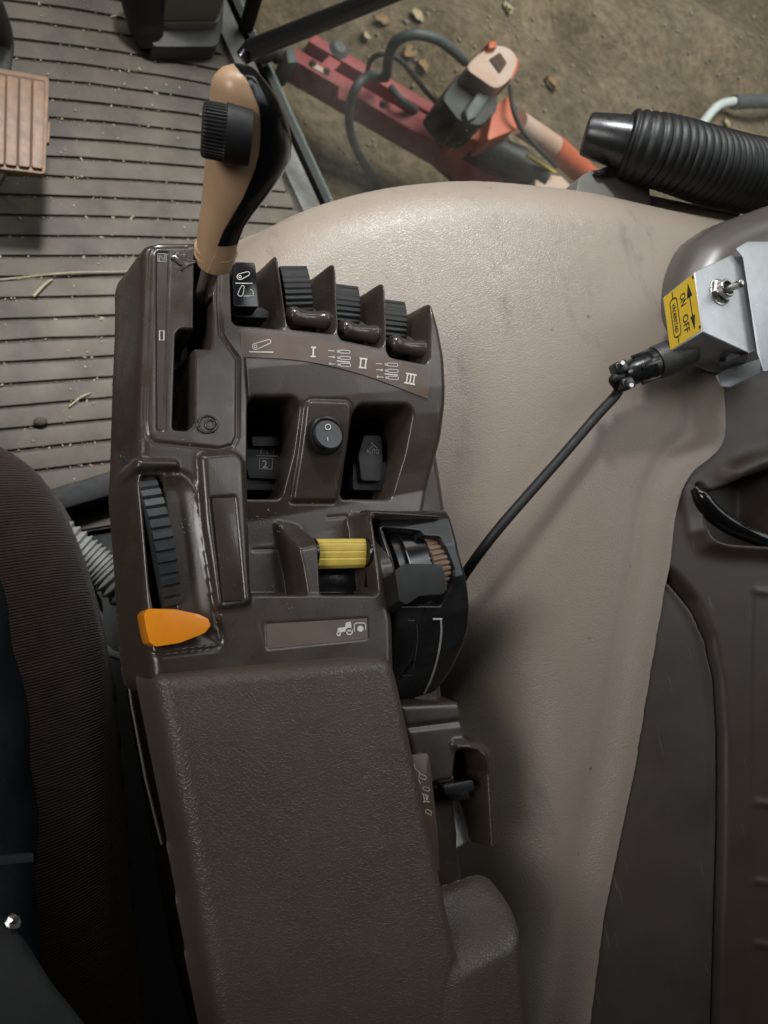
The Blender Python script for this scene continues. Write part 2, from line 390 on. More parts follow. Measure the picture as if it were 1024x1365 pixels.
# relief: a finely divided moulding whose height is built up from outlines -------
def sdf(X, Y, pts):
    d2 = np.full(X.shape, 1e9); ins = np.zeros(X.shape, bool); n = len(pts)
    for i in range(n):
        ax, ay = pts[i][0], pts[i][1]; bx, by = pts[(i + 1) % n][0], pts[(i + 1) % n][1]
        ex, ey = bx - ax, by - ay; wx, wy = X - ax, Y - ay
        t = np.clip((wx * ex + wy * ey) / (ex * ex + ey * ey + 1e-18), 0, 1)
        d2 = np.minimum(d2, (wx - ex * t) ** 2 + (wy - ey * t) ** 2)
        c = ((ay <= Y) & (by > Y)) | ((by <= Y) & (ay > Y))
        with np.errstate(divide='ignore', invalid='ignore'):
            xi = ax + (Y - ay) / (ey if ey != 0 else 1e-18) * ex
        ins ^= c & (X < xi)
    return np.where(ins, -1, 1) * np.sqrt(d2)
def sdf_line(X, Y, pts):
    d2 = np.full(X.shape, 1e9)
    for a, b in zip(pts[:-1], pts[1:]):
        ex, ey = b[0] - a[0], b[1] - a[1]; wx, wy = X - a[0], Y - a[1]
        t = np.clip((wx * ex + wy * ey) / (ex * ex + ey * ey + 1e-18), 0, 1)
        d2 = np.minimum(d2, (wx - ex * t) ** 2 + (wy - ey * t) ** 2)
    return np.sqrt(d2)
def sst(a, b, x):
    t = np.clip((x - a) / (b - a), 0, 1); return t * t * (3 - 2 * t)
class Relief:
    def __init__(s, x0, x1, y0, y1, res, z):
        s.x = np.arange(x0, x1, res); s.y = np.arange(y0, y1, res); s.res = res
        s.X, s.Y = np.meshgrid(s.x, s.y); s.H = np.full(s.X.shape, float(z)); s.mask = np.ones(s.X.shape, bool)
    def poly(s, px, z, r=0.0):
        p = [P(a, b, z)[:2] for a, b in px]
        return rounded(p, r) if r else p
    def dist(s, px, z, r=0.0): return sdf(s.X, s.Y, s.poly(px, z, r))
    def pocket(s, d, floor, w=.0012, r=.0014):
        s.H = s.H - np.where((d > 0) & (d < r), r * (1 - np.sqrt(np.clip(1 - (1 - d / r) ** 2, 0, 1))), 0)
        k = sst(w * .2, -w, d); s.H = s.H * (1 - k) + np.minimum(s.H, floor) * k
    def boss(s, d, top, w=.0012, r=.002):
        k = sst(w, -w * .2, d); t = np.clip(-d, 0, r)
        h = top - r + r * np.sqrt(np.clip(1 - (1 - t / r) ** 2, 0, 1))
        s.H = s.H * (1 - k) + np.maximum(s.H, h) * k
    def line(s, px, z, depth, w):
        d = sdf_line(s.X, s.Y, [P(a, b, z)[:2] for a, b in px]); s.H = s.H - depth * np.exp(-(d / w) ** 2)
    def blur(s, n=1):
        for _ in range(n):
            h = np.pad(s.H, 1, mode='edge')
            s.H = (h[1:-1, 1:-1] * 4 + (h[:-2, 1:-1] + h[2:, 1:-1] + h[1:-1, :-2] + h[1:-1, 2:]) * 2 + h[:-2, :-2] + h[2:, 2:] + h[:-2, 2:] + h[2:, :-2]) / 16
    def skirt(s, zmin):
        m = s.H > zmin; p = np.pad(m, 1)
        s.mask = m | p[:-2, 1:-1] | p[2:, 1:-1] | p[1:-1, :-2] | p[1:-1, 2:] | p[:-2, :-2] | p[2:, 2:] | p[:-2, 2:] | p[2:, :-2]
        s.H = np.maximum(s.H, zmin)
    def at(s, x, y):
        i = int(np.clip((y - s.y[0]) / s.res, 0, len(s.y) - 2)); j = int(np.clip((x - s.x[0]) / s.res, 0, len(s.x) - 2))
        u = np.clip((x - s.x[j]) / s.res, 0, 1); v = np.clip((y - s.y[i]) / s.res, 0, 1)
        return (s.H[i, j] * (1 - u) + s.H[i, j + 1] * u) * (1 - v) + (s.H[i + 1, j] * (1 - u) + s.H[i + 1, j + 1] * u) * v
    def build(s, name, mat, parent=None, base=None):
        ny, nx = s.X.shape
        ok = s.mask[:-1, :-1] & s.mask[1:, :-1] & s.mask[:-1, 1:] & s.mask[1:, 1:]
        idx = np.arange(ny * nx).reshape(ny, nx)
        q = np.stack([idx[:-1, :-1], idx[:-1, 1:], idx[1:, 1:], idx[1:, :-1]], -1)[ok]
        used = np.unique(q); rm = np.full(ny * nx, -1); rm[used] = np.arange(len(used)); q = rm[q]
        co = np.stack([s.X, s.Y, s.H], -1).reshape(-1, 3)[used]
        # even out the stepped rim of the sheet
        ed = np.sort(np.concatenate([q[:, [0, 1]], q[:, [1, 2]], q[:, [2, 3]], q[:, [3, 0]]]), 1)
        ue, ct = np.unique(ed, axis=0, return_counts=True); be = ue[ct == 1]
        for _ in range(8):
            acc = np.zeros((len(co), 2)); n_ = np.zeros(len(co))
            for a_, b_ in ((0, 1), (1, 0)):
                np.add.at(acc, be[:, a_], co[be[:, b_], :2]); np.add.at(n_, be[:, a_], 1)
            k_ = n_ > 0; co[k_, :2] = .4 * co[k_, :2] + .6 * acc[k_] / n_[k_, None]
        me = bpy.data.meshes.new(name)
        me.vertices.add(len(co)); me.vertices.foreach_set('co', co.astype(np.float32).ravel())
        me.loops.add(q.size); me.loops.foreach_set('vertex_index', q.astype(np.int32).ravel())
        me.polygons.add(len(q)); me.polygons.foreach_set('loop_start', np.arange(0, q.size, 4, dtype=np.int32))
        me.update(calc_edges=True); me.validate()
        me.polygons.foreach_set('use_smooth', np.ones(len(q), bool))
        return _link(name, me, mat, parent, False, base)
#PARTS
# ================================================================== SETTING
def structure(o): o['kind'] = 'structure'; return o
# cab floor plate
bm = prism_bm([(-1.0, -1.3, -.012), (.85, -1.3, -.012), (.66, .50, -.012), (.545, .96, -.012), (.50, 1.6, -.012), (-1.0, 1.6, -.012)], (0, 0, -.03))
structure(from_bm('cab_floor', bm, 'floor', None, (0, .4, -.042), False))
# yard ground with ruts
def ground_material():
    m = bpy.data.materials.new('muddy_ground'); m.use_nodes = True; nt = m.node_tree; N = nt.nodes; L = nt.links; b = N['Principled BSDF']
    tc = N.new('ShaderNodeTexCoord')
    n1 = N.new('ShaderNodeTexNoise'); n1.inputs['Scale'].default_value = 1.6; n1.inputs['Detail'].default_value = 10; n1.inputs['Roughness'].default_value = .7
    n2 = N.new('ShaderNodeTexNoise'); n2.inputs['Scale'].default_value = 22; n2.inputs['Detail'].default_value = 8; n2.inputs['Roughness'].default_value = .75
    for n in (n1, n2): L.new(tc.outputs['Object'], n.inputs['Vector'])
    r1 = N.new('ShaderNodeValToRGB'); e = r1.color_ramp.elements
    e[0].position = .36; e[0].color = (.15, .108, .070, 1); e[1].position = .66; e[1].color = (.36, .285, .205, 1)
    L.new(n1.outputs['Fac'], r1.inputs[0])
    r2 = N.new('ShaderNodeValToRGB'); e = r2.color_ramp.elements
    e[0].position = .38; e[0].color = (.55, .50, .42, 1); e[1].position = .66; e[1].color = (1.25, 1.22, 1.15, 1)
    L.new(n2.outputs['Fac'], r2.inputs[0])
    mx = N.new('ShaderNodeMix'); mx.data_type = 'RGBA'; mx.blend_type = 'MULTIPLY'; mx.inputs[0].default_value = 1
    L.new(r1.outputs[0], mx.inputs[6]); L.new(r2.outputs[0], mx.inputs[7]); L.new(mx.outputs[2], b.inputs['Base Color'])
    b.inputs['Roughness'].default_value = .8
    bp = N.new('ShaderNodeBump'); bp.inputs['Strength'].default_value = .9; bp.inputs['Distance'].default_value = .03
    L.new(n2.outputs['Fac'], bp.inputs['Height']); L.new(bp.outputs[0], b.inputs['Normal'])
    return m
M['ground'] = ground_material()
GZ = -1.20
g = Relief(-1.5, 9, -2.5, 9, .06, GZ)
rng = np.random.RandomState(3)
for k in range(60):
    fx, fy = rng.uniform(-9, 9, 2); a = .012 / (1 + .25 * math.hypot(fx, fy)); g.H += a * np.sin(g.X * fx + g.Y * fy + rng.uniform(0, 6.28)) * 1.6
rp = [(P(a, b, GZ)[0], P(a, b, GZ)[1]) for a, b in ((560, -40), (700, 20), (830, 60), (960, 110), (1100, 170))]
g.H -= .07 * np.exp(-(sdf_line(g.X, g.Y, rp) / .12) ** 2); rp2 = [(a + .35, b + .55) for a, b in rp]
g.H -= .09 * np.exp(-(sdf_line(g.X, g.Y, rp2) / .16) ** 2)
structure(g.build('ground', 'ground', None, (3, 3, GZ)))
def gz(x, y): return g.at(x, y)
# stones and crumbs lying on the yard: nobody could count them
bm = bmesh.new()
for k in range(450):
    px, py = random.uniform(300, 1040), random.uniform(-20, 300); p = Vector(P(px, py, gz)); r = random.uniform(.003, .011)
    mt = Matrix.Translation(p + Vector((0, 0, r * .3))) @ Matrix.Rotation(random.uniform(0, 6), 4, 'Z') @ Matrix.Diagonal((r * random.uniform(.7, 1.8), r, r * .6, 1))
    bmesh.ops.create_icosphere(bm, subdivisions=1, radius=1, matrix=mt)
o = from_bm('gravel_crumbs', bm, material('gravel', (.30, .26, .20), .85, col2=(.16, .13, .095), nscale=3), None, (2, 2, GZ)); o['kind'] = 'stuff'
tag(o, 'small stones and crumbs of soil scattered on the yard', 'gravel')
# fallen leaves
leafspots = [(*q6(425, 62), 0, .052), (*q6(520, 50), 1, .05), (*q6(500, 150), 0, .06), (*q6(535, 185), 0, .05), (*q6(885, 235), 0, .058), (*q6(765, 25), 1, .04),
             (*q6(380, 105), 1, .035), (*q6(295, 275), 1, .05), (*q6(215, 230), 1, .055), (733, 112, 0, .05), (676, 15, 1, .04), (965, 165, 1, .045)]
where = ['tan dry leaf on the mud just above the red beam', 'pale curled leaf on the mud beside the thick grey hose loop', 'tan leaf inside the grey hose loop', 'tan leaf lying under the grey hose loop beside the orange machine',
         'tan leaf on bare mud behind the orange machine', 'small pale leaf on bare mud near the rut', 'small pale leaf above the grey beam end', 'pale leaf below the maroon side of the beam',
         'pale leaf lying by the end of the beam', 'orange brown leaf on the mud between machine and black hose', 'small pale leaf on the mud beyond the orange machine', 'pale leaf on the mud beside the white bent pipe']
for (px, py, kind, s_), lb in zip(leafspots, where):
    c = Vector(P(px, py, gz)); c.z += .012; a = random.uniform(0, 6.28); bm = bmesh.new(); ctr = []; L_ = []; R_ = []
    for k in range(7):
        t = k / 6; w = s_ * .42 * math.sin(math.pi * min(1, t * .97 + .03)) ** .7 * random.uniform(.8, 1.15)
        def pt(u, v, h): return bm.verts.new(c + Vector((u * math.cos(a) - v * math.sin(a), u * math.sin(a) + v * math.cos(a), h)))
        u = (t - .5) * s_ * 1.3; ctr.append(pt(u, 0, -.004)); L_.append(pt(u, w, .006 + random.uniform(0, .01))); R_.append(pt(u, -w, .004 + random.uniform(0, .01)))
    for k in range(6):
        bm.faces.new((ctr[k], ctr[k + 1], L_[k + 1], L_[k])); bm.faces.new((R_[k], R_[k + 1], ctr[k + 1], ctr[k]))
    r = bmesh.ops.extrude_face_region(bm, geom=list(bm.faces))
    for v in [v for v in r['geom'] if isinstance(v, bmesh.types.BMVert)]: v.co.z -= .001
    tag(from_bm('fallen_leaf', bm, 'leaf_pale' if kind else 'leaf', None, tuple(c), True), lb, 'leaf', 'fallen leaves on the yard')
# ------------------------------------------------------------------ floor mat with ribs
SL = [(.566, .884), (.627, .638), (.72, .26)]          # door sill line on the floor
def sill_x(y): return float(np.interp(y, [SL[2][1], SL[1][1], SL[0][1], 1.6], [SL[2][0], SL[1][0], SL[0][0], .40]))
mat_t = thing('floor_mat', 'grey ribbed rubber floor mat littered with straw and grit', 'floor mat', (.3, .5, -.012))
bm = prism_bm([(-.5, .14, -.0015), (sill_x(.14) - .045, .14, -.0015), (sill_x(.64) - .045, .64, -.0015), (sill_x(.88) - .045, .88, -.0015), (sill_x(1.2) - .05, 1.2, -.0015), (-.5, 1.2, -.0015)], (0, 0, -.01))
from_bm('backing', bm, 'matbase', mat_t, None, False)
PITCH = .0302
for k in range(35):
    y0 = .155 + k * PITCH; hw = PITCH * .437; x1 = sill_x(y0) - .06; n = 16
    bow = lambda x: -.010 * max(0, (y0 - .45)) * ((x - .25) / .3) ** 2 * 4 + random.uniform(-.0004, .0004)
    bm = bmesh.new(); rows = []
    x0 = -.45
    for i in range(n + 1):
        x = x0 + (x1 - x0) * i / n; b = bow(x); dz = random.uniform(-.0004, .0004); e1, e2 = random.uniform(-.0006, .0006), random.uniform(-.0006, .0006)
        rows.append([bm.verts.new((x, y0 + b - hw + e1, -.0025)), bm.verts.new((x, y0 + b - hw + .0012 + e1, .0028 + dz)), bm.verts.new((x, y0 + b, .0036 + dz)),
                     bm.verts.new((x, y0 + b + hw - .0012 + e2, .0028 + dz)), bm.verts.new((x, y0 + b + hw + e2, -.0025))])
    for i in range(n):
        for j in range(4): bm.faces.new((rows[i][j], rows[i + 1][j], rows[i + 1][j + 1], rows[i][j + 1]))
    bm.faces.new(rows[0]); bm.faces.new(list(reversed(rows[-1])))
    from_bm('rib', bm, 'mat', mat_t, None, True, 35)
# straw, chaff and grit
bm = bmesh.new()
for k in range(1700):
    ki = random.randrange(35); y = .155 + (ki + .5) * PITCH + random.gauss(0, .0022); x = random.uniform(-.05, sill_x(y) - .08)
    if random.random() < .25: y += random.uniform(-.015, .015); zz = .0035
    else: zz = .0005
    r = random.uniform(.0005, .0015) * (1.6 if random.random() < .08 else 1)
    mt = Matrix.Translation((x, y, zz + r * .4)) @ Matrix.Rotation(random.uniform(0, 6), 4, 'Z') @ Matrix.Diagonal((r * random.uniform(.8, 3.0), r, r * .7, 1))
    bmesh.ops.create_icosphere(bm, subdivisions=1, radius=1, matrix=mt)
o = from_bm('floor_chaff', bm, 'grit', None, (.3, .5, 0)); o['kind'] = 'stuff'; tag(o, 'chaff and grit strewn in the grooves of the floor mat', 'debris')
def straw(pa, pb, lb, r=.0012, z=.006):
    a, b = P(*pa, z), P(*pb, z); m_ = (a + b) / 2 + np.array([.002, .003, .002])
    tag(tube('straw', [a, m_, b], [r, r, r * .6], 'grit', None, 6, tuple(a), 4), lb, 'straw')
straw((92, 542), (120, 524), 'short pale straw lying across the mat ribs near the console')
straw((0, 373), (170, 362), 'long pale stalk lying along a groove of the mat', .0011, .005)
straw((45, 395), (70, 372), 'short frayed straw on the mat crossing the long stalk', .0018)
straw((148, 22), (170, 26), 'thin straw on the mat by the door post', .0012)
c = P(54, 562, .008)
bm = bmesh.new(); bmesh.ops.create_icosphere(bm, subdivisions=2, radius=.0075, matrix=Matrix.Translation(Vector(c)) @ Matrix.Diagonal((1.2, .9, .75, 1)))
tag(from_bm('pebble', bm, 'matbase', None, (c[0], c[1], .003)), 'brown pebble of dried mud on the floor mat', 'pebble')
# ------------------------------------------------------------------ door sill, post, glass, strut
sill = thing('door_sill', 'worn grey door sill strip with black rubber seal along the floor edge', 'door sill', (.62, .6, -.012))
def sill_pt(y, off, z): return (sill_x(y) + off, y, z)
ys = [.22, .45, .638, .80, .884, 1.0]
for nm, o0, o1, zt, zb, mt in (('threshold', -.052, -.012, .006, -.012, 'sill'), ('seal', -.010, .006, .014, -.012, 'black_matt'), ('trim', .008, .018, .004, -.012, 'pipe_green')):
    if mt == 'pipe_green': M['pipe_green'] = material('green_trim', (.045, .075, .065), .5, col2=(.03, .05, .045), nscale=30)
    bm = bmesh.new(); rows = []
    for y in ys:
        rows.append([bm.verts.new(sill_pt(y, o0, zb)), bm.verts.new(sill_pt(y, o0 + .002, zt)), bm.verts.new(sill_pt(y, o1 - .002, zt)), bm.verts.new(sill_pt(y, o1, zb))])
    for i in range(len(ys) - 1):
        for j in range(3): bm.faces.new((rows[i][j], rows[i + 1][j], rows[i + 1][j + 1], rows[i][j + 1]))
        bm.faces.new((rows[i][3], rows[i + 1][3], rows[i + 1][0], rows[i][0]))
    bm.faces.new(rows[0]); bm.faces.new(list(reversed(rows[-1])))
    from_bm(nm, bm, mt, sill, None, True, 30)
post = thing('door_post', 'beige corner post standing in a dark grey rubber boot', 'post', tuple(P(255, 60, 0)))
prism_px('column', [(212, 30), (292, 30), (306, -40), (220, -60)], .05, .05, 'post', post, .006, rnd=6)
pc = [P(*q, .05) for q in ((214, 30), (290, 30), (303, -40), (222, -60))]
from_bm('upright', prism_bm([tuple(p) for p in pc], (0, .05, .5), .006), 'post', post, None, True, 40)
prism_px('boot', [(203, 62), (290, 62), (297, 38), (300, -40), (215, -50), (205, 30)], .035, .05, 'rubber', post, .010, 4, rnd=8)
tube('cable_cover', [P(200, 62, .015), P(196, 40, .03), P(192, 15, .05), P(186, -25, .09)], [.018, .026, .03, .034], 'black_matt', post, 14, None, 6)
# dusty side window: clear pane with a film of dust
def glass_material():
    m = bpy.data.materials.new('dusty_glass'); m.use_nodes = True; nt = m.node_tree; N = nt.nodes; L = nt.links
    for n in list(N): N.remove(n)
    out = N.new('ShaderNodeOutputMaterial'); tr = N.new('ShaderNodeBsdfTransparent'); tr.inputs[0].default_value = (.90, .94, .915, 1)
    gl = N.new('ShaderNodeBsdfGlossy'); gl.inputs['Roughness'].default_value = .03
    df = N.new('ShaderNodeBsdfDiffuse'); df.inputs[0].default_value = (.55, .54, .50, 1)
    lw = N.new('ShaderNodeLayerWeight'); lw.inputs[0].default_value = .5
    pw = N.new('ShaderNodeMath'); pw.operation = 'POWER'; pw.inputs[1].default_value = 4; L.new(lw.outputs['Facing'], pw.inputs[0])
    fr = N.new('ShaderNodeMath'); fr.operation = 'MULTIPLY_ADD'; fr.inputs[1].default_value = .35; fr.inputs[2].default_value = .02; L.new(pw.outputs[0], fr.inputs[0])
    m1 = N.new('ShaderNodeMixShader'); L.new(fr.outputs[0], m1.inputs[0]); L.new(tr.outputs[0], m1.inputs[1]); L.new(gl.outputs[0], m1.inputs[2])
    tc = N.new('ShaderNodeTexCoord'); n1 = N.new('ShaderNodeTexNoise'); n1.inputs['Scale'].default_value = 5; n1.inputs['Detail'].default_value = 8
    L.new(tc.outputs['Object'], n1.inputs['Vector'])
    vo = N.new('ShaderNodeTexVoronoi'); vo.inputs['Scale'].default_value = 130; L.new(tc.outputs['Object'], vo.inputs['Vector'])
    a = N.new('ShaderNodeMapRange'); a.inputs[1].default_value = .3; a.inputs[2].default_value = .8; a.inputs[3].default_value = .0; a.inputs[4].default_value = .10
    L.new(n1.outputs['Fac'], a.inputs[0])
    b = N.new('ShaderNodeMapRange'); b.inputs[1].default_value = .10; b.inputs[2].default_value = .05; b.inputs[4].default_value = .5
    L.new(vo.outputs['Distance'], b.inputs[0])
    ad = N.new('ShaderNodeMath'); ad.operation = 'ADD'; ad.use_clamp = True; L.new(a.outputs[0], ad.inputs[0]); L.new(b.outputs[0], ad.inputs[1])
    m2 = N.new('ShaderNodeMixShader'); L.new(ad.outputs[0], m2.inputs[0]); L.new(m1.outputs[0], m2.inputs[1]); L.new(df.outputs[0], m2.inputs[2])
    L.new(m2.outputs[0], out.inputs[0]); return m
M['glass'] = glass_material()
win = thing('side_window', 'dusty clear side window standing on the door sill', 'window', (.66, .5, .004))
bm = bmesh.new(); ysw = [-.3, .26, .45, .638, .884, 1.6]
pts = [(sill_x(y) + (.012 if y > .2 else .012 + (.26 - y) * .1), y) for y in ysw]
for a, b in zip(pts[:-1], pts[1:]):
    bm.faces.new([bm.verts.new(v) for v in ((a[0], a[1], .006), (b[0], b[1], .006), (b[0] + .06, b[1], 1.05), (a[0] + .06, a[1], 1.05))])
bmesh.ops.remove_doubles(bm, verts=bm.verts, dist=1e-5)
r = bmesh.ops.extrude_face_region(bm, geom=list(bm.faces))
for v in [v for v in r['geom'] if isinstance(v, bmesh.types.BMVert)]: v.co.x += .004
from_bm('pane', bm, 'glass', win, None, False)
ya, yb = .86, 1.5
tube('edge_frame', [(sill_x(.93) - .004, .93, .0), (sill_x(.95) + .0, .95, .12), (sill_x(1.0) + .02, 1.0, .45)], .012, 'black_matt', win, 10, None, 3)
st = thing('gas_strut', 'black gas strut crossing the window on a ball joint', 'strut', tuple(P(352, 78, .03)))
tube('cylinder', [P(322, 78, .12), P(335, 66, .13), P(430, 28, .28), P(540, -16, .45)], [.011, .0140, .0125, .0100], 'black_gloss', st, 18)
tube('ball_joint', [P(336, 74, .09), P(352, 76, .05), P(366, 72, .045)], [.008, .010, .009], 'black_matt', st, 12)
from_bm('joint_cap', lathe_bm(P(367, 71, .04), (1, .1, .2), [(.012, -.006), (.016, -.002), (.016, .006), (.012, .010)], 20), 'grey_dark', st, None, True, 40)
# ------------------------------------------------------------------ pedal
ped = thing('brake_pedal', 'brown rubber foot pedal with upright ribs on a dark arm', 'pedal', tuple(P(10, 160, 0)))
PZ = .13
prism_px('pad', [(-30, 85), (66, 103), (61, 232), (-30, 222)], PZ, .010, 'pedal', ped, .002, rnd=6)
prism_px('groove_bed', [(-28, 92), (60, 107), (56, 224), (-28, 215)], PZ + .0006, .004, 'pedal_dirt', ped, 0)
for k, x in enumerate((-17, 0, 17, 34.5, 52)):
    prism_px('tread_rib', [(x - 7.2, 98 + x * .16), (x + 7.2, 101 + x * .16), (x + 5.2, 219 + x * .11), (x - 9.2, 217 + x * .11)], PZ + .005, .007, 'pedal', ped, .0015, rnd=3)
prism_px('side_tab', [(58, 160), (68, 163), (66, 190), (58, 190)], PZ - .004, .008, 'pedal', ped, .001)
tube('arm', [P(0, 140, .10), P(2, 90, .06), P(5, 60, .06), P(0, 30, .10), P(-20, -20, .2)], [.012, .012, .013, .013, .013], 'rubber', ped, 12, None, 4)
tube('return_link', [P(8, 225, .09), P(2, 240, .05), P(-6, 250, .0)], .004, 'chrome', ped, 8)
# ================================================================== YARD MACHINERY (seen through the glass)
BZ = -.93
beam = thing('implement_beam', 'faded red steel beam with a dark slot lying on the yard', 'steel beam', tuple(P(560, 170, GZ)))
def beam_rail(a0, a1, b1, b0, z, d): return prism_px('rail', [a0, a1, b1, b0], z, d, 'red', beam, .006, 2)
beam_rail(q6(192, 128), q6(830, 498), q6(800, 525), q6(178, 158), BZ, .10)
beam_rail(q6(245, 92), q6(600, 300), q6(580, 320), q6(228, 112), BZ, .07)
prism_px('web', [q6(225, 118), q6(760, 440), q6(800, 490), q6(195, 150)], BZ - .05, .06, 'machine_black', beam, .004, 2)
for t in (.10, .55):
    x, y = 232 + (760 - 232) * t, 118 + (440 - 118) * t
    prism_px('cross_bar', [q6(x, y), q6(x + 34, y + 21), q6(x + 2, y + 52), q6(x - 30, y + 30)], BZ - .004, .05, 'red', beam, .004, 2)
prism_px('end_plate', [q6(165, 130), q6(192, 128), q6(200, 170), q6(172, 172)], BZ + .01, .12, 'hose_grey', beam, .006, 2)
prism_px('bracket', [q6(310, 235), q6(345, 245), q6(338, 280), q6(308, 270)], BZ + .02, .05, 'red', beam, .006, 2)
from_bm('pin', lathe_bm(P(*q6(300, 152), BZ - .03), (0, 0, 1), [(.035, 0), (.035, .03), (.02, .045), (.001, .046)], 16), 'hose_grey', beam, None, True, 40)
for (x0, y0, x1, y1) in ((245, 172, 285, 195),):
    prism_px('worn_plate', [q6(x0, y0), q6(x1, y1), q6(x1 - 8, y1 + 10), q6(x0 - 8, y0 + 10)], BZ + .004, .006, 'machine_white' if x0 < 300 else 'red', beam, .001, 1)
for t in (.07, .13, .38, .62):
    from_bm('bolt', lathe_bm(P(*q6(196 + 615 * t, 150 + 357 * t), BZ + .001), (0, 0, 1), [(.012, 0), (.012, .008), (.007, .009), (.007, .014), (.0001, .015)], 6), 'rust', beam, None, True, 30)
mach = thing('orange_machine', 'orange and black motor unit with a whitish cover mounted on the red beam', 'motor unit', tuple(P(*q6(700, 330), BZ)))
prism_px('motor_block', [q6(592, 268), q6(640, 195), q6(740, 240), q6(745, 300), q6(700, 345), q6(640, 330)], BZ + .24, .13, 'machine_black', mach, .012, 3, rnd=8)
prism_px('cooling_plate', [q6(655, 190), q6(738, 240), q6(690, 318), q6(664, 330), q6(655, 300), q6(700, 240), q6(650, 205)], BZ + .262, .03, 'hose_grey', mach, .006, 2)
prism_px('cover', [q6(655, 186), q6(688, 150), q6(735, 122), q6(775, 128), q6(803, 160), q6(780, 218), q6(740, 245)], BZ + .30, .10, 'machine_white', mach, .02, 4, rnd=10)
prism_px('cover_window', [q6(722, 160), q6(752, 140), q6(772, 170), q6(752, 200)], BZ + .306, .03, 'rust', mach, .006, 2)
prism_px('cover_cap', [q6(720, 112), q6(740, 108), q6(745, 130), q6(722, 132)], BZ + .32, .06, 'machine_orange', mach, .006, 2)
prism_px('cover_side', [q6(780, 150), q6(803, 160), q6(800, 190), q6(780, 222)], BZ + .29, .09, 'machine_orange', mach, .004, 2)
prism_px('gear_case', [q6(735, 290), q6(785, 255), q6(800, 350), q6(715, 385)], BZ + .18, .10, 'machine_orange', mach, .012, 3, rnd=6)
prism_px('skirt', [q6(640, 335), q6(700, 350), q6(735, 300), q6(745, 330), q6(695, 385), q6(650, 370)], BZ + .12, .12, 'machine_orange', mach, .006, 2)
tube('drive_cylinder', [P(*q6(700, 395), BZ + .06), P(*q6(800, 440), BZ + .06), P(*q6(870, 490), BZ + .06)], [.045, .052, .045], 'machine_black', mach, 16)
tube('shaft', [P(*q6(825, 425), BZ + .14), P(*q6(900, 472), BZ + .10)], .007, 'yellow_knob', mach, 10)
prism_px('foot_bracket', [q6(845, 470), q6(920, 480), q6(960, 520), q6(850, 520)], BZ + .08, .08, 'machine_white', mach, .006, 2)
pole = thing('marker_pole', 'whitish and orange pole sloping away behind the motor unit', 'pole', tuple(P(*q6(970, 480), GZ)))
tube('white_section', [P(*q6(800, 335), BZ + .15), P(*q6(905, 405), BZ + .08)], .040, 'machine_white', pole, 14)
tube('orange_section', [P(*q6(895, 399), BZ + .085), P(*q6(985, 478), BZ - .0), P(*q6(1040, 520), GZ + .03)], .044, 'machine_orange', pole, 14)
def hose(lb, pts, r, z, mat='hose_grey', cat='hose'):
    zs = z if hasattr(z, '__len__') else [z] * len(pts)
    p = [P(*q6(*a), b) for a, b in zip(pts, zs)]
    return tag(tube('hydraulic_hose', p, r, mat, None, 10, tuple(p[-1]), 7), lb, cat)
hose('thick grey hydraulic hose looping over the beam to the motor unit', [(655, 168), (625, 140), (580, 108), (520, 94), (468, 112), (447, 155), (440, 205), (415, 212)], .016, [BZ + .2, BZ + .26, BZ + .3, BZ + .3, BZ + .26, BZ + .2, BZ + .12, BZ + .06])
hose('thick grey hose hanging from the beam down to the mud', [(440, 212), (395, 206), (358, 238), (340, 300), (345, 370), (375, 440), (420, 505), (470, 560)], .015, [BZ + .06, BZ + .1, BZ + .1, BZ + .02, BZ - .08, BZ - .18, GZ + .04, GZ + .03])
hose('thin dark hose arching from the grey loop to the motor block', [(388, 200), (398, 165), (430, 148), (478, 165), (525, 220), (560, 262), (592, 288)], .008, [BZ + .06, BZ + .14, BZ + .18, BZ + .18, BZ + .14, BZ + .1, BZ + .08], 'machine_black')
hose('thin black cable trailing from the motor unit along the pole', [(778, 235), (785, 290), (805, 345), (850, 400), (905, 455)], .008, [BZ + .2, BZ + .22, BZ + .2, BZ + .18, BZ + .14], 'machine_black', 'cable')
hose('short dark hose end below the beam', [(560, 430), (590, 460), (625, 492), (660, 530)], .014, [BZ - .1, BZ - .15, GZ + .06, GZ + .02], 'machine_black')
hose('short pale hose wrapped by the slot of the beam', [(455, 240), (470, 262), (495, 285), (520, 300)], .013, [BZ + .03, BZ + .05, BZ + .04, BZ], 'hose_grey')
pipe = thing('bent_pipe', 'white bent pipe with a grey sleeve lying on the mud', 'pipe', tuple(P(960, 160, GZ)))
tube('rod', [P(905, 205, GZ + .10), P(928, 176, GZ + .11), P(948, 150, GZ + .12), P(962, 139, GZ + .12), P(985, 134, GZ + .12)], .022, 'pipe_white', pipe, 10, None, 5)
tube('sleeve', [P(978, 136, GZ + .12), P(1010, 135, GZ + .12), P(1060, 137, GZ + .08)], .034, 'hose_grey', pipe, 12)
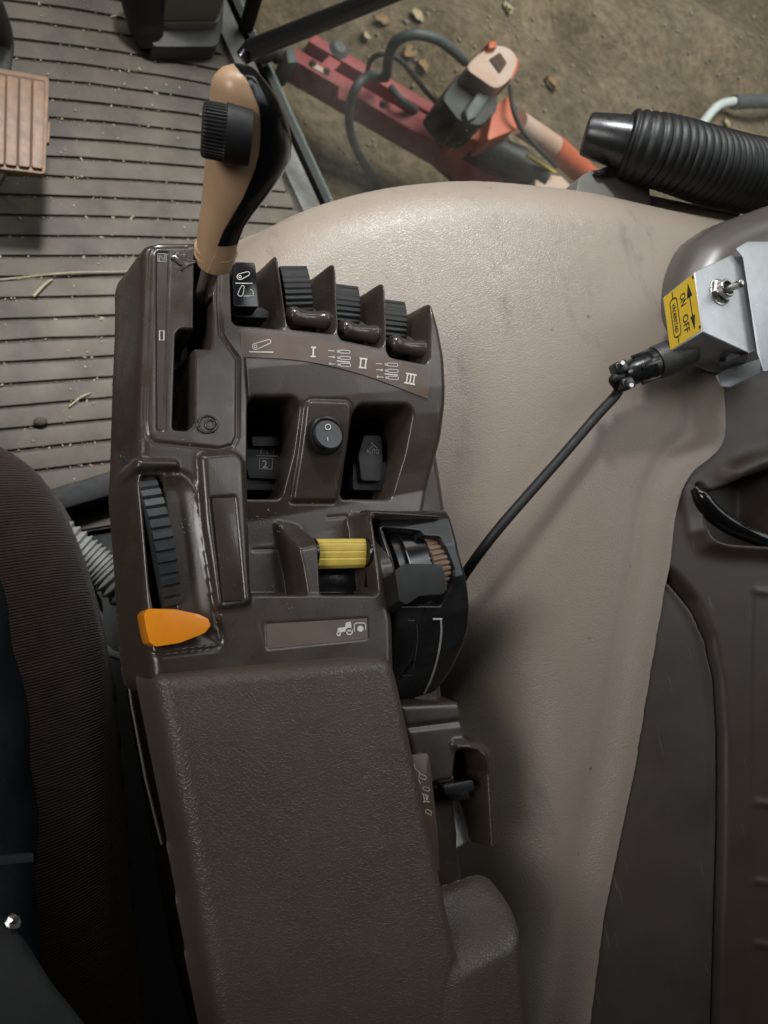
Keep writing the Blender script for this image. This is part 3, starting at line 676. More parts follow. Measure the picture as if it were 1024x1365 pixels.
# ================================================================== FENDER AND SIDE PANELS
def fender_plane(x, y): return .63 + .35 * (x - .334)
fr = Relief(.14, .80, -.80, .42, .0036, .6)
fr.H = fender_plane(fr.X, fr.Y)
outl = [(255, 520), (262, 400), (310, 315), (400, 248), (520, 214), (640, 204), (800, 220), (960, 254), (1150, 300), (1500, 330), (1500, 2600), (200, 2600)]
d = fr.dist(outl, fender_plane, .03)
R_ = .055; t = np.clip(-d, 0, R_)
fr.H += np.where(d < 0, -R_ + np.sqrt(np.clip(R_ ** 2 - (R_ - t) ** 2, 0, None)), -R_ - 3.0 * d)
fr.H += .012 * np.exp(-((fr.X - .42) / .12) ** 2 - ((fr.Y - .12) / .16) ** 2)
bound = [(948, 480), (951, 585), (945, 603), (908, 627), (890, 660), (881, 705), (878, 750), (870, 800), (852, 920), (838, 1010), (815, 1120), (795, 1220), (772, 1400), (700, 2000)]
db = sdf_line(fr.X, fr.Y, [P(a, b, fender_plane)[:2] for a, b in bound])
fr.H += .006 * sst(.014, .002, db); fr.H -= .004 * np.exp(-((db - .020) / .005) ** 2)
low = -fr.dist([(800, 700), (780, 800), (768, 880), (764, 1000), (752, 1120), (740, 2600), (200, 2600), (300, 700)], fender_plane, .02)
roll = np.where(low > 0, np.where(low < .03, low ** 2 / .06, .015 + (low - .03) * 2.2), 0)
fr.H -= 1.3 * roll * sst(P(700, 790, fender_plane)[1], P(700, 1000, fender_plane)[1], fr.Y)
fr.blur(2)
hole = fr.dist(bound + [(1500, 2000), (1500, 480)], fender_plane)
fr.mask = (fr.H > .40) & (hole > -.004)
fender = tag(fr.build('fender_liner', 'beige', None, (.45, 0, .40)), 'broad beige vinyl covered fender liner beside the console', 'fender')
# brown side trim on the fender
side = thing('side_trim', 'dark brown plastic side trim with a grab recess beside the beige fender', 'side trim', (.62, -.1, .60))
def trim_plane(x, y): return fender_plane(x, y) + .005
pu = Relief(.34, .76, -.62, .16, .0014, .6)
pu.H = trim_plane(pu.X, pu.Y)
po = [(949, 470), (952, 585), (946, 604), (909, 628), (891, 661), (882, 706), (879, 752), (900, 766), (930, 800), (950, 850), (962, 910), (967, 980), (967, 1100), (958, 1420), (944, 2000), (1500, 2000), (1300, 400)]
d = pu.dist(po, trim_plane, .004); t = np.clip(-d, 0, .004)
pu.H += np.where(d < 0, -.004 + np.sqrt(np.clip(.004 ** 2 - (.004 - t) ** 2, 0, None)), -.004 - 6 * d)
rec = [q9(400, 420), q9(430, 560), q9(450, 760), q9(500, 860), q9(620, 900), q9(1300, 940), q9(1300, 200), q9(1000, 290), q9(820, 350), q9(640, 440), q9(520, 480), q9(450, 400)]
dr = pu.dist(rec, trim_plane, .006)
rim = [q9(415, 480), q9(430, 620), q9(445, 780), q9(510, 890), q9(640, 920), q9(1300, 960)]
dl = sdf_line(pu.X, pu.Y, [P(a, b, trim_plane)[:2] for a, b in rim])
pu.H += .010 * np.exp(-(dl / .006) ** 2)
pu.pocket(dr, trim_plane(pu.X, pu.Y) - .055, .004, .003)
pu.H += .008 * np.exp(-((sdf_line(pu.X, pu.Y, [P(a, b, trim_plane)[:2] for a, b in (q9(700, 330), q9(900, 240), q9(1300, 130))])) / .007) ** 2) * (dr > -.001)
pu.line([(1003, 790), (1000, 900), (1000, 1100), (993, 1400), (975, 2000)], trim_plane, .0012, .0012)
for y in (788, 1070, 1175, 1258): pu.H += .0016 * np.exp(-(sdf_line(pu.X, pu.Y, [P(a, b, trim_plane)[:2] for a, b in ((1008, y), (1060, y + 6))]) / .0022) ** 2)
pu.blur(1); pu.mask = pu.H > trim_plane(pu.X, pu.Y) - .06
pu.build('upper_panel', 'panel', side)
pl = Relief(.22, .60, -.62, .05, .0013, .6)
pl.H = trim_plane(pl.X, pl.Y) - .003
lo = [(875, 766), (897, 778), (925, 813), (943, 853), (954.5, 905), (959, 980), (959, 1100), (950, 1420), (936, 2000), (694, 2000), (768, 1400), (790, 1245), (822, 1105), (842, 1005), (857, 915), (869, 800)]
d = pl.dist(lo, trim_plane, .002); t = np.clip(-d, 0, .003)
pl.H += np.where(d < 0, -.003 + np.sqrt(np.clip(.003 ** 2 - (.003 - t) ** 2, 0, None)), -.003 - 6 * d)
ex = [(880, 768), (899, 780), (924, 814), (941, 853), (952, 905), (957, 980), (957, 1100), (948, 1420), (934, 2000)]
pl.H += .0025 * np.exp(-(sdf_line(pl.X, pl.Y, [P(a, b, trim_plane)[:2] for a, b in ex]) / .003) ** 2) * (d < 0)
pl.blur(1); pl.mask = pl.H > trim_plane(pl.X, pl.Y) - .03
pl.build('lower_panel', 'panel_low', side)
gp = [P(*q9(410, 440), lambda x, y: trim_plane(x, y) + .010), P(*q9(470, 530), lambda x, y: trim_plane(x, y) + .012), P(*q9(570, 650), lambda x, y: trim_plane(x, y) + .008),
      P(*q9(720, 755), lambda x, y: trim_plane(x, y) + .004), P(*q9(880, 830), lambda x, y: trim_plane(x, y)), P(*q9(1100, 910), trim_plane), P(*q9(1300, 960), trim_plane)]
tube('grab_lip', gp, [.003, .0055, .0065, .0065, .006, .005, .005], 'black_gloss', side, 14, None, 6, flat=1.3)
# rounded housing above it, its grey colour holds the reflected sky
hs = Relief(.50, .90, .04, .34, .0014, .6)
def hp(x, y): return fender_plane(x, y) + .035
hs.H = hp(hs.X, hs.Y)
d = hs.dist([(918, 380), (924, 345), (944, 305), (985, 278), (1060, 250), (1250, 230), (1250, 440), (1000, 450), (935, 440), (918, 410)], hp, .012); t = np.clip(-d, 0, .03)
hs.H += np.where(d < 0, -.03 + np.sqrt(np.clip(.03 ** 2 - (.03 - t) ** 2, 0, None)), -.03 - 12 * d)
hs.blur(3); hs.mask = hs.H > hp(hs.X, hs.Y) - .055
hs.build('upper_housing', 'housing', side)
# ------------------------------------------------------------------ corrugated air hose and its block
ah = thing('corrugated_hose', 'black corrugated rubber hose with a plain black end cap', 'hose', tuple(P(900, 250, .66)))
hz = .70
cl = catmull([P(832, 190, hz - .016), P(862, 197, hz - .008), P(905, 209, hz - .002), P(950, 223, hz), P(1000, 234, hz), P(1080, 246, hz), P(1180, 250, hz)], 60)
seg = np.cumsum([0] + [np.linalg.norm(cl[i + 1] - cl[i]) for i in range(len(cl) - 1)])
Lh = seg[-1]; N_ = 440; path = []; rad = []
for i in range(N_):
    s = Lh * i / (N_ - 1); path.append([np.interp(s, seg, [c[k] for c in cl]) for k in range(3)])
    rad.append(np.interp(s, [0, .03, .09, .2], [.025, .028, .0305, .0315]) + .0024 * (abs(math.sin(math.pi * s / .0068)) ** .7) - .0012)
from_bm('bellows', tube_bm(path, rad, 40), 'bellows', ah, None, True, 80)
c0 = np.array(path[0]); ax = np.array(path[0]) - np.array(path[14]); ax /= np.linalg.norm(ax)
from_bm('end_cap', lathe_bm(c0, ax, [(.0215, -.004), (.0210, .004), (.0172, .030), (.0162, .0325), (.0145, .0332), (.0138, .0330), (.0001, .0325)], 36), 'black', ah, None, True, 35)
hb = thing('hose_block', 'small beige grey plastic block under the hose end', 'block', tuple(P(815, 250, .63)))
prism_px('block', [(768, 262), (772, 236), (790, 226), (842, 228), (866, 246), (870, 300), (768, 300)], .665, .06, 'block', hb, .010, 4, rnd=6)
prism_px('rubber_lip', [(796, 226), (812, 220), (838, 224), (838, 229), (800, 231)], .672, .01, 'black', hb, .002, 2)
prism_px('edge_strip', [(845, 262), (852, 256), (990, 284), (985, 290)], .660, .01, 'block', hb, .002, 2)
# ================================================================== SWITCH BOX
sb = thing('switch_box', 'folded aluminium switch box with a toggle and a yellow ON OFF sticker', 'switch box', tuple(P(960, 470, .76)))
TZ = .760
B, E_, F_, G_, H_, C_ = [Vector(P(*q7(*a), TZ)) for a in ((577, 750), (728, 682), (776, 686), (836, 1072), (802, 1088), (612, 1000))]
A_, D_ = Vector(P(*q7(445, 857), .737)), Vector(P(*q7(475, 1086), .737))
dn = Vector((.004, 0, -.045)); dn2 = Vector((-.004, -.002, -.036))
bm = bmesh.new()
vs = {k: bm.verts.new(v) for k, v in dict(B=B, E=E_, F=F_, G=G_, H=H_, C=C_, A=A_, D=D_, Eb=E_ + dn, Fb=F_ + dn, Gb=G_ + dn, Hb=Vector(P(*q7(790, 1135), .722)), Kb=Vector(P(*q7(680, 1177), .720)), Db=Vector(P(*q7(530, 1125), .728)), Ab=A_ + Vector((.018, -.002, -.012))).items()}
for f in ('BCHGFE', 'ADCB', ('D', 'Db', 'Kb', 'Hb', 'H', 'C'), ('A', 'B', 'E', 'Eb', 'Ab'), ('E', 'F', 'Fb', 'Eb'), ('F', 'G', 'Gb', 'Fb'), ('G', 'H', 'Hb', 'Gb'), ('A', 'Ab', 'Db', 'D'), ('Ab', 'Eb', 'Fb', 'Gb', 'Hb', 'Kb', 'Db')):
    bm.faces.new([vs[k] for k in f])
bmesh.ops.recalc_face_normals(bm, faces=bm.faces)
bmesh.ops.bevel(bm, geom=list(bm.edges), offset=.0011, segments=3, profile=.5, affect='EDGES', clamp_overlap=True)
box = from_bm('box_shell', bm, 'alu', sb, None, True, 30)
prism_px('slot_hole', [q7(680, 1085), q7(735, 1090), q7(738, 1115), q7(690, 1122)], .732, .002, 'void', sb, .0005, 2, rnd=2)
# bracket plate behind it
bm = prism_bm([tuple(P(*q7(a, b), .765)) for a, b in ((795, 625), (1010, 625), (1050, 1150), (862, 1165), (835, 1085), (776, 690), (745, 655))], (.006, 0, -.003), .0008, 2)
from_bm('mounting_plate', bm, 'alu', sb, None, True, 30)
bm = prism_bm([tuple(P(*q7(a, b), .729)) for a, b in ((670, 1178), (690, 1225), (725, 1230), (850, 1170), (850, 1110), (720, 1150))], (0, 0, -.002), .0006, 2)
from_bm('mounting_tab', bm, 'alu', sb, None, True, 30)
bm = prism_bm([tuple(P(1000, 500, .717)), tuple(P(1040, 480, .717)), tuple(P(1040, 430, .717)), tuple(P(1005, 430, .717))], (.02, 0, -.05), .002, 2)
from_bm('support_arm', bm, 'alu', sb, None, True, 30)
# sticker on the sloping face, face coordinates: s along A->B side, t along A->D side
nrm = (B - A_).cross(D_ - A_).normalized()
if nrm.z < 0: nrm = -nrm
def face(s, t, lift=.0004): 
    a = A_.lerp(B, s); b = D_.lerp(C_, s); return a.lerp(b, t) + nrm * lift
bm = prism_bm([face(s, t, .0006) for s, t in ((.03, .03), (.97, .03), (.97, .97), (.03, .97))], nrm * -.0004)
stk = from_bm('sticker', bm, 'sticker', sb, None, False)
def face_text(name, s, s0, t0, hgt, length, mat='ink', bold=0.0, lift=.0009):
    cu = bpy.data.curves.new('letters', 'FONT'); cu.body = s; cu.offset = bold; cu.resolution_u = 3
    ob = bpy.data.objects.new('letters', cu); COL.objects.link(ob); dg = bpy.context.evaluated_depsgraph_get(); dg.update()
    me = bpy.data.meshes.new_from_object(ob.evaluated_get(dg)); bm = bmesh.new(); bm.from_mesh(me)
    xs = [v.co.x for v in bm.verts]; ysx = [v.co.y for v in bm.verts]; x0, x1, y0, y1 = min(xs), max(xs), min(ysx), max(ysx)
    for v in bm.verts:
        u = (v.co.x - x0) / (x1 - x0); w = (v.co.y - y0) / (y1 - y0)
        v.co = face(s0 + hgt * w, t0 + length * u, lift)
    bpy.data.objects.remove(ob); bpy.data.curves.remove(cu); bpy.data.meshes.remove(me)
    for f in bm.faces:
        f.normal_update()
    me = bpy.data.meshes.new(name); bm.to_mesh(me); bm.free(); return _link(name, me, mat, stk, False)
face_text('lettering', 'ON', .50, .20, .17, .20, bold=.01)
face_text('lettering', 'OFF', .50, .56, .17, .30, bold=.01)
face_text('lettering', 'VÄDERSTAD', .245, .25, .12, .50, bold=.02)
def face_poly(name, polys, mat='ink', lift=.0009):
    bm = bmesh.new()
    for pl_ in polys: bm.faces.new([bm.verts.new(face(s, t, lift)) for s, t in pl_])
    me = bpy.data.meshes.new(name); bm.to_mesh(me); bm.free(); return _link(name, me, mat, stk, False)
def ring_quads(pts, w):
    out = []
    for a, b in zip(pts[:-1], pts[1:]):
        dx, dy = b[0] - a[0], b[1] - a[1]; l = math.hypot(dx, dy); n = (-dy / l * w, dx / l * w)
        out.append([(a[0] - n[0], a[1] - n[1]), (b[0] - n[0], b[1] - n[1]), (b[0] + n[0], b[1] + n[1]), (a[0] + n[0], a[1] + n[1])])
    return out
oval = [(.305 + .105 * math.sin(a), .22 + .05 * -abs(math.cos(a))) for a in np.linspace(-math.pi / 2, math.pi / 2, 8)] + [(.305 + .105 * math.sin(a), .78 + .05 * abs(math.cos(a))) for a in np.linspace(math.pi / 2, -math.pi / 2, 8)]
face_poly('brand_frame', ring_quads(oval + [oval[0]], .011) + ring_quads([(.305, .05), (.305, .17)], .012) + ring_quads([(.305, .83), (.305, .95)], .012))
face_poly('arrow', [[(.78, .10), (.70, .34), (.86, .34)], [(.80, .90), (.72, .66), (.86, .66)]] + ring_quads([(.78, .3), (.79, .7)], .012))
face_poly('corner_mark', [[(.92, .05), (.97, .05), (.97, .10), (.92, .10)]])
face_poly('corner_mark', [[(.92, .88), (.97, .88), (.97, .93), (.92, .93)]])
# toggle switch
tb = Vector(P(*q7(678, 836), TZ)); upv = Vector((.0, 0, 1))
tog = from_bm('toggle_nut', lathe_bm(tb, upv, [(.0088, 0), (.0088, .0030), (.0080, .0036), (.0058, .0036), (.0058, .0062), (.0050, .0066), (.0040, .0066), (.0034, .002)], 6), 'chrome', sb, None, True, 30)
from_bm('washer', lathe_bm(tb, upv, [(.0100, -.0005), (.0100, .0009), (.0088, .0011), (.0085, .0003)], 28), 'chrome', sb, None, True, 30)
from_bm('collar', lathe_bm(tb, upv, [(.0066, .003), (.0066, .0075), (.0060, .0080), (.0052, .0080), (.0047, .004)], 28), 'chrome', sb, None, True, 30)
from_bm('bore', lathe_bm(tb, upv, [(.0050, .0060), (.0048, .0066), (.0001, .0066)], 20), 'void', sb, None, True, 30)
tip = Vector(P(*q7(772, 800), TZ + .022))
tube('toggle_bat', [tb + Vector((0, 0, .004)), tb.lerp(tip, .4), tb.lerp(tip, .85), tip, tip + (tip - tb).normalized() * .001], [.0018, .0022, .0030, .0027, .0012], 'chrome', sb, 16)
# connector
k0 = Vector(P(*q7(500, 1095), .730)); k1 = Vector(P(*q7(262, 1190), .714)); kd = (k1 - k0).normalized(); Lc = (k1 - k0).length
from_bm('connector_ring', lathe_bm(k0 - kd * .012, kd, [(.0112, 0), (.0112, .014), (.0125, .015), (.0125, .028), (.0118, .030)] , 44), 'grey_dark', sb, None, True, 30)
from_bm('connector_body', lathe_bm(k0 + kd * .017, kd, [(.0108, 0), (.0112, .006), (.0096, .008), (.0092, .020), (.0075, .024), (.006, .026)], 30), 'black', sb, None, True, 30)
cx, cy, cz = frame_from(kd, (0, 0, 1))
for s in (-1, 1):
    from_bm('clamp_half', box_bm(k0 + kd * (Lc - .003) + cy * (.0062 * s), cy, cx, kd, .009, .012, .010, .002, 3), 'black', sb, None, True, 40)
    from_bm('clamp_screw', lathe_bm(k0 + kd * (Lc - .003) + cy * (.0085 * s) + cx * .005, cx, [(.0023, 0), (.0023, .002), (.0016, .0028)], 14), 'screw', sb, None, True, 30)
for k in range(5):
    a = k * 1.2566
    from_bm('connector_rib', box_bm(k0 + kd * .027 + (cx * math.cos(a) + cy * math.sin(a)) * .0100, cx * math.cos(a) + cy * math.sin(a), -cx * math.sin(a) + cy * math.cos(a), kd, .003, .003, .016, .0006, 2), 'black', sb, None, True, 30)
# cable
cp = [tuple(k1 - kd * .004), tuple(k1 + kd * .004), P(824, 522, .706), P(795, 555, .700), P(752, 605, .692), P(708, 655, .684), P(668, 701, .676), P(642, 734, .664), P(622, 762, .648), P(606, 788, .620), P(596, 806, .58)]
tag(tube('power_cable', cp, .0036, 'black_matt', None, 14, tuple(P(600, 800, .59)), 8), 'black rubber cable running from the switch box connector down beside the console', 'cable')
# ================================================================== CONTROL CONSOLE
ZT = .70
con = thing('control_console', 'dark brown plastic tractor console with switches, levers and a vinyl armrest', 'control console', tuple(P(380, 700, .60)))
cr = Relief(.055, .305, -.075, .222, .00055, ZT)
def wy(px, py, z=ZT): return P(px, py, z)[1]
OUT = [(193, 324), (215, 319), (290, 320), (303, 333), (352, 338), (365, 336), (376, 338), (424, 348), (438, 346), (448, 349), (490, 370), (504, 371), (513, 375), (556, 398), (570, 398), (579, 404), (590, 440),
       (599, 480), (606, 530), (608, 575), (603, 625), (594, 690), (500, 690), (508, 735), (520, 790), (527, 830), (529, 910), (203, 910), (197, 850), (188, 720), (181, 640), (183, 600), (186, 480), (189, 400), (189, 335)]
dO = cr.dist(OUT, ZT, .003)
# right hand part falls towards a valley in front of the yellow lever
prof_y = [wy(450, y) for y in (800, 700, 668, 640, 600, 560, 525, 480, 430, 300)]
prof_h = [-.026, -.026, -.0255, -.022, -.0155, -.0095, -.005, -.0015, 0, 0]
valley = np.interp(cr.Y, prof_y, prof_h)
right = cr.dist([(320, 430), (330, 540), (330, 640), (334, 793), (505, 793), (496, 700), (493, 680), (640, 690), (660, 300), (320, 300)], ZT, .003)
cr.H = ZT + np.where(right < 0, valley * sst(0, -.0022, right), 0)
cr.H = np.where(right < 0, cr.H, ZT)
# side walls
t = np.clip(-dO, 0, .006)
cr.H += np.where(dO < 0, -.006 + np.sqrt(np.clip(.006 ** 2 - (.006 - t) ** 2, 0, None)), -.006 - 9 * dO)
# rise of the front left block: bar over the thumbwheel and raised rib with lid
db_ = cr.dist([(178, 611), (236, 613), (240, 626), (178, 629)], ZT, .002); cr.boss(db_, ZT + .004, .002, .004)
ch = cr.dist([(176, 632), (246, 630), (262, 650), (282, 800), (296, 862), (203, 872)], ZT, .004); cr.pocket(ch, ZT - .0038, .009, .003)
rb = cr.dist([(263, 606), (312, 602), (324, 614), (331, 760), (334, 806), (288, 812), (270, 700)], ZT, .003); cr.boss(rb, ZT + .0045, .003, .004)
lid = cr.dist([q3(478, 282), q3(592, 278), q3(640, 768), q3(532, 778)], ZT + .0045, .001); cr.pocket(lid, ZT + .0025, .0008, .0008)
slot = cr.dist([q3(165, 195), q3(250, 195), q3(318, 790), q3(318, 860), q3(232, 860), q3(205, 700)], ZT - .0055, .001); cr.pocket(slot, ZT - .04, .0012, .0008)
# gate plate on the left with the lever slot
gate = cr.dist([(261, 340), (282, 340), (280, 463), (257.5, 463), (257, 564), (250, 572), (232, 571), (236, 446), (241, 440), (260, 440)], ZT, .0008); cr.pocket(gate, ZT - .045, .0010, .0009)
ins = cr.dist([q1(234, 120), q1(290, 124), q1(268, 935), q1(235, 935)], ZT, .0008); cr.pocket(ins, ZT - .0016, .0007, .0006)
cr.line([(250, 327), (207, 328), (201, 338), (193, 560), (196, 580), (206, 590), (292, 599), (310, 594), (316, 582), (317, 478), (305, 462), (294, 446), (291, 400), (292, 350)], ZT, .0014, .0007)
# wells between the fins
wells = [[(308, 345), (311, 428), (316, 432), (377, 437), (379, 430), (366, 345), (372, 300), (308, 300)],
         [(371.5, 340), (384, 430), (388, 437), (444, 443), (447, 438), (443, 352), (441, 300), (372, 300)],
         [(449, 352), (453, 445), (457, 451), (508, 461), (513, 455), (509, 380), (508, 300), (449, 300)],
         [(514.5, 378), (518, 466), (523, 474), (570, 482), (574, 476), (573, 406), (574, 320), (516, 320)]]
for w in wells:
    dw = cr.dist(w, ZT, .0015); cr.pocket(dw, ZT - .034, .0016, .0013)
# fins lean to a point at the front: lower them a little behind the tips
# lower switch pockets and the tongue between them
for w, z in (([(327, 546), (333, 533), (388, 532), (397, 541), (395, 600), (386, 657), (327, 657)], -.008), ([(472, 550), (480, 541), (543, 541), (551, 550), (549, 600), (541, 650), (536, 657), (470, 657)], -.008)):
    dw = cr.dist(w, ZT + z, .003); cr.pocket(dw, ZT - .048, .0014, .0025)
tg = cr.dist([(403, 542), (409, 535), (460, 536), (467, 543), (468, 600), (462, 664), (399, 664), (402, 600)], ZT - .009, .002)
cr.boss(tg, 9, .001, .001) if False else None
cr.H += .0028 * sst(.0006, -.0022, tg)
cr.H -= .0012 * np.exp(-(tg / .0006) ** 2)
# fin between the two lower wells, shoulder by the black quadrant
fn = cr.dist([(380, 690), (412, 697), (420, 715), (424, 797), (402, 797), (396, 760)], ZT - .008, .003)
fh = ZT - .001 - .020 * sst(wy(400, 735), wy(400, 690), cr.Y)
k = sst(.0014, -.0014, fn); cr.H = cr.H * (1 - k) + np.maximum(cr.H, fh) * k
sh = cr.dist([(493, 690), (510, 690), (530, 800), (500, 797)], ZT - .008, .002)
k = sst(.0014, -.0014, sh); cr.H = cr.H * (1 - k) + np.maximum(cr.H, ZT - .002 - .018 * sst(wy(500, 760), wy(500, 690), cr.Y)) * k
cr.line([(437, 690), (462, 688), (462, 700)], ZT - .026, .0008, .0006)
cr.line([(338, 733), (372, 732)], ZT - .026, .0006, .0005)
# recess for the printed strip over the armrest
st_ = cr.dist([q3(732, 856), (490, 823), (491, 852), q3(736, 975)], ZT, .0008); cr.pocket(st_, ZT - .0006, .0006, .0004)
cr.blur(2)
cr.skirt(ZT - .055)
body = cr.build('console_body', 'console', con)
def cz(x, y): return cr.at(x, y)
# under-body below the armrest and lower left flank
prism_px('under_body', [(215, 480), (260, 390), (560, 440), (600, 700), (590, 905), (690, 1800), (430, 1800), (330, 1420), (248, 960), (225, 800)], ZT - .048, .20, 'console', con, .006, 3)
tube('edge_strip', [P(168, 880, .635), P(176, 940, .635), P(195, 1040, .635), P(216, 1125, .635)], .0010, 'grey_dark', con, 6)
# thumbwheel ---------------------------------------------------------------
a, b = P(203, 640, ZT - .004), P(222, 812, ZT - .006)
cyc = (a + b) / 2; half = np.linalg.norm(b - a) / 2; Rw = .058; zc = cyc[2] - math.sqrt(Rw ** 2 - half ** 2) + .002
bm = bmesh.new(); nt_ = 60; prof = []
for k in range(nt_):
    a0 = 2 * math.pi * k / nt_; da = 2 * math.pi / nt_
    for f_, r in ((0, Rw - .0022), (.12, Rw), (.72, Rw - .0002), (.9, Rw - .0022)): prof.append((math.cos(a0 + da * f_) * r, math.sin(a0 + da * f_) * r))
wx0, wx1 = cyc[0] - .0049, cyc[0] + .0049
pts = [(wx1, cyc[1] + u, zc + v) for u, v in prof]
from_bm('thumbwheel', prism_bm(pts, (wx0 - wx1, 0, 0)), material('wheel_plastic', (.030, .034, .037), .38, col2=(.045, .05, .052), nscale=150), con, None, True, 30)
# lid in the raised rib
prism_px('lid', [q3(488, 288), q3(588, 284), q3(632, 750), q3(538, 756)], ZT + .0042, .002, 'console', con, .0006, 2, rnd=1)
# gate insert strip and its marks
gs = prism_px('gate_scale', [q1(238, 126), q1(286, 128), q1(265, 930), q1(238, 930)], ZT - .0010, .001, 'groove', con, .0002, 1)
gz_ = ZT - .0009
print_obj('range_mark', stroke_bm([[q1(240, 130), q1(278, 132), q1(278, 168), q1(240, 166), q1(240, 130)], [q1(246, 164), q1(250, 138), q1(268, 160), q1(272, 136)]], 1.1, gz_), 'grey_print', gs)
print_obj('neutral_mark', stroke_bm([[q1(248, 524), q1(248, 482), q1(268, 482), q1(268, 524), q1(248, 524)]], 1.4, gz_), 'white', gs)
def emboss(name, polys, z, h=.0011, mat='console'):
    bm = bmesh.new()
    for pl_ in polys: prism_bm([tuple(P(x, y, z + h)) for x, y in pl_], (0, 0, -h * 1.3), .0003, 2, bm)
    return from_bm(name, bm, mat, con, None, True, 40)
hare = [q1(300, 140), q1(318, 136), q1(330, 118), q1(340, 122), q1(338, 138), q1(358, 124), q1(372, 132), q1(362, 148), q1(392, 160), q1(415, 158), q1(412, 172), q1(388, 178), q1(372, 186), q1(352, 206), q1(344, 200), q1(352, 182), q1(332, 176), q1(318, 160), q1(300, 152)]
emboss('hare_emblem', [hare], ZT, .0009, 'paddle')
bm = tube_bm([P(x, y, ZT + .0003) for x, y in circle_px(q1(468, 906), 12.6, 26, -200, 140, 11)], .0007, 8)
bm = tube_bm([P(x, y, ZT + .0003) for x, y in circle_px(q1(478, 908), 6, 22, -220, 150)], .0006, 8, bm=bm)
bm = tube_bm([P(*q1(498, 940), ZT + .0003), P(*q1(450, 944), ZT + .0003), P(*q1(425, 930), ZT + .0003), P(*q1(420, 905), ZT + .0003), P(*q1(412, 882), ZT + .0003)], .0007, 8, bm=bm)
from_bm('snail_emblem', bm, 'paddle', con)['kind'] = 'stuff'
# curved strip with pictograms -----------------------------------------------
def vz(x, y): return ZT + float(np.interp(y, prof_y, prof_h))
strip = patch_px('label_strip', [q2(90, 373), q2(280, 382), q2(460, 409), q2(640, 455), q2(855, 542)], [q2(92, 472), q2(280, 480), q2(440, 505), q2(620, 555), q2(842, 640)], vz, .0005, 'strip', con)
sz = lambda x, y: vz(x, y) + .0010
def cap_out(c, L_, r, ang, r2=None):
    r2 = r2 or r; a = math.radians(ang); out = []
    for k in range(9): t = math.radians(90 + 180 * k / 8) + a; out.append((c[0] + r * math.cos(t), c[1] + r * math.sin(t)))
    e = (c[0] + L_ * math.cos(a), c[1] + L_ * math.sin(a))
    for k in range(9): t = math.radians(-90 + 180 * k / 8) + a; out.append((e[0] + r2 * math.cos(t), e[1] + r2 * math.sin(t)))
    return out + [out[0]]
def icon(parent, lines, z, w=1.1, mat='white', name='pictogram', fills=()):
    bm = stroke_bm(lines, w, z)
    if fills: fill_bm(fills, z, bm=bm)
    return print_obj(name, bm, mat, parent)
icon(strip, [cap_out(q2(152, 428), 19, 4.2, -20, 2.6), circle_px(q2(152, 428), 2.0, 10)], sz, 1.1)
icon(strip, [[q2(126, 449), q2(224, 451)]], sz, 1.7, name='underline')
def numeral(parent, n, c, w, h, z, ang, mat='white'):
    a = math.radians(ang); ux = (math.cos(a), math.sin(a)); uy = (-math.sin(a), math.cos(a))
    def q(u, v): return (c[0] + ux[0] * u + uy[0] * v, c[1] + ux[1] * u + uy[1] * v)
    ls = [[q(-w / 2, -h / 2), q(w / 2, -h / 2)], [q(-w / 2, h / 2), q(w / 2, h / 2)]]
    bm = stroke_bm(ls, h * .18, z)
    for k in range(n):
        u = 0 if n == 1 else (-w * .32 + w * .64 * k / (n - 1)); stroke_bm([[q(u, -h / 2), q(u, h / 2)]], 2.1 if n < 3 else 1.8, z, bm=bm)
    return print_obj('numeral', bm, mat, parent)
numeral(strip, 1, q2(384, 450), 6.6, 12, sz, 3); numeral(strip, 2, q2(584, 495), 10.5, 12, sz, 6); numeral(strip, 3, q2(774, 558), 14.5, 12.5, sz, 10)
for ox, oy in ((505, 448), (697, 500)):
    for k, (dx, dy) in enumerate(((0, 0), (2, 25), (3, 53))):
        x, y = ox + dx, oy + dy
        icon(strip, [cap_out(q2(x - 10, y), 10, 2.0, 4), circle_px(q2(x - 22, y), 1.2, 8)], sz, .85)
        icon(strip, [[q2(x - 62, y - 4), q2(x - 36, y - 2)], [q2(x - 42, y - 7), q2(x - 36, y - 2), q2(x - 43, y + 2)]] if k == 1 else [[q2(x - 62, y - 4), q2(x - 36, y - 2)], [q2(x - 55, y - 9), q2(x - 62, y - 4), q2(x - 55, y + 1)]] if k == 2 else [[q2(x - 62, y - 4), q2(x - 36, y - 2)]], sz, .9, name='arrow')
    icon(strip, [[q2(ox - 27, oy + 38), q2(ox + 27, oy + 43)]], sz, 1.5, name='underline')
# rocker beside the first fin
rk = prism_px('rocker_switch', [q2(68, 88), q2(150, 90), q2(158, 150), q2(168, 268), q2(66, 265), q2(60, 170)], ZT - .001, .02, 'black_gloss', con, .0022, 4, rnd=3)
prism_px('rocker_step', [q2(62, 268), q2(175, 270), q2(205, 285), q2(205, 312), q2(64, 308)], ZT - .014, .015, 'black_matt', con, .002, 3, rnd=2)
rz = ZT - .0008
icon(rk, [cap_out(q2(90, 148), 11, 4.0, -22, 2.6), circle_px(q2(90, 148), 1.7, 8)], rz, .8)
icon(rk, [[q2(72, 174), q2(140, 175)]], rz, 1.0, name='underline')
icon(rk, [cap_out(q2(92, 216), 9, 3.4, -72, 2.2)], rz, .8)
icon(rk, [[q2(104, 226), q2(145, 224)]], rz, .6)
icon(rk, [circle_px(q2(128, 214), 5, 8, -80, 20)], rz, .6)
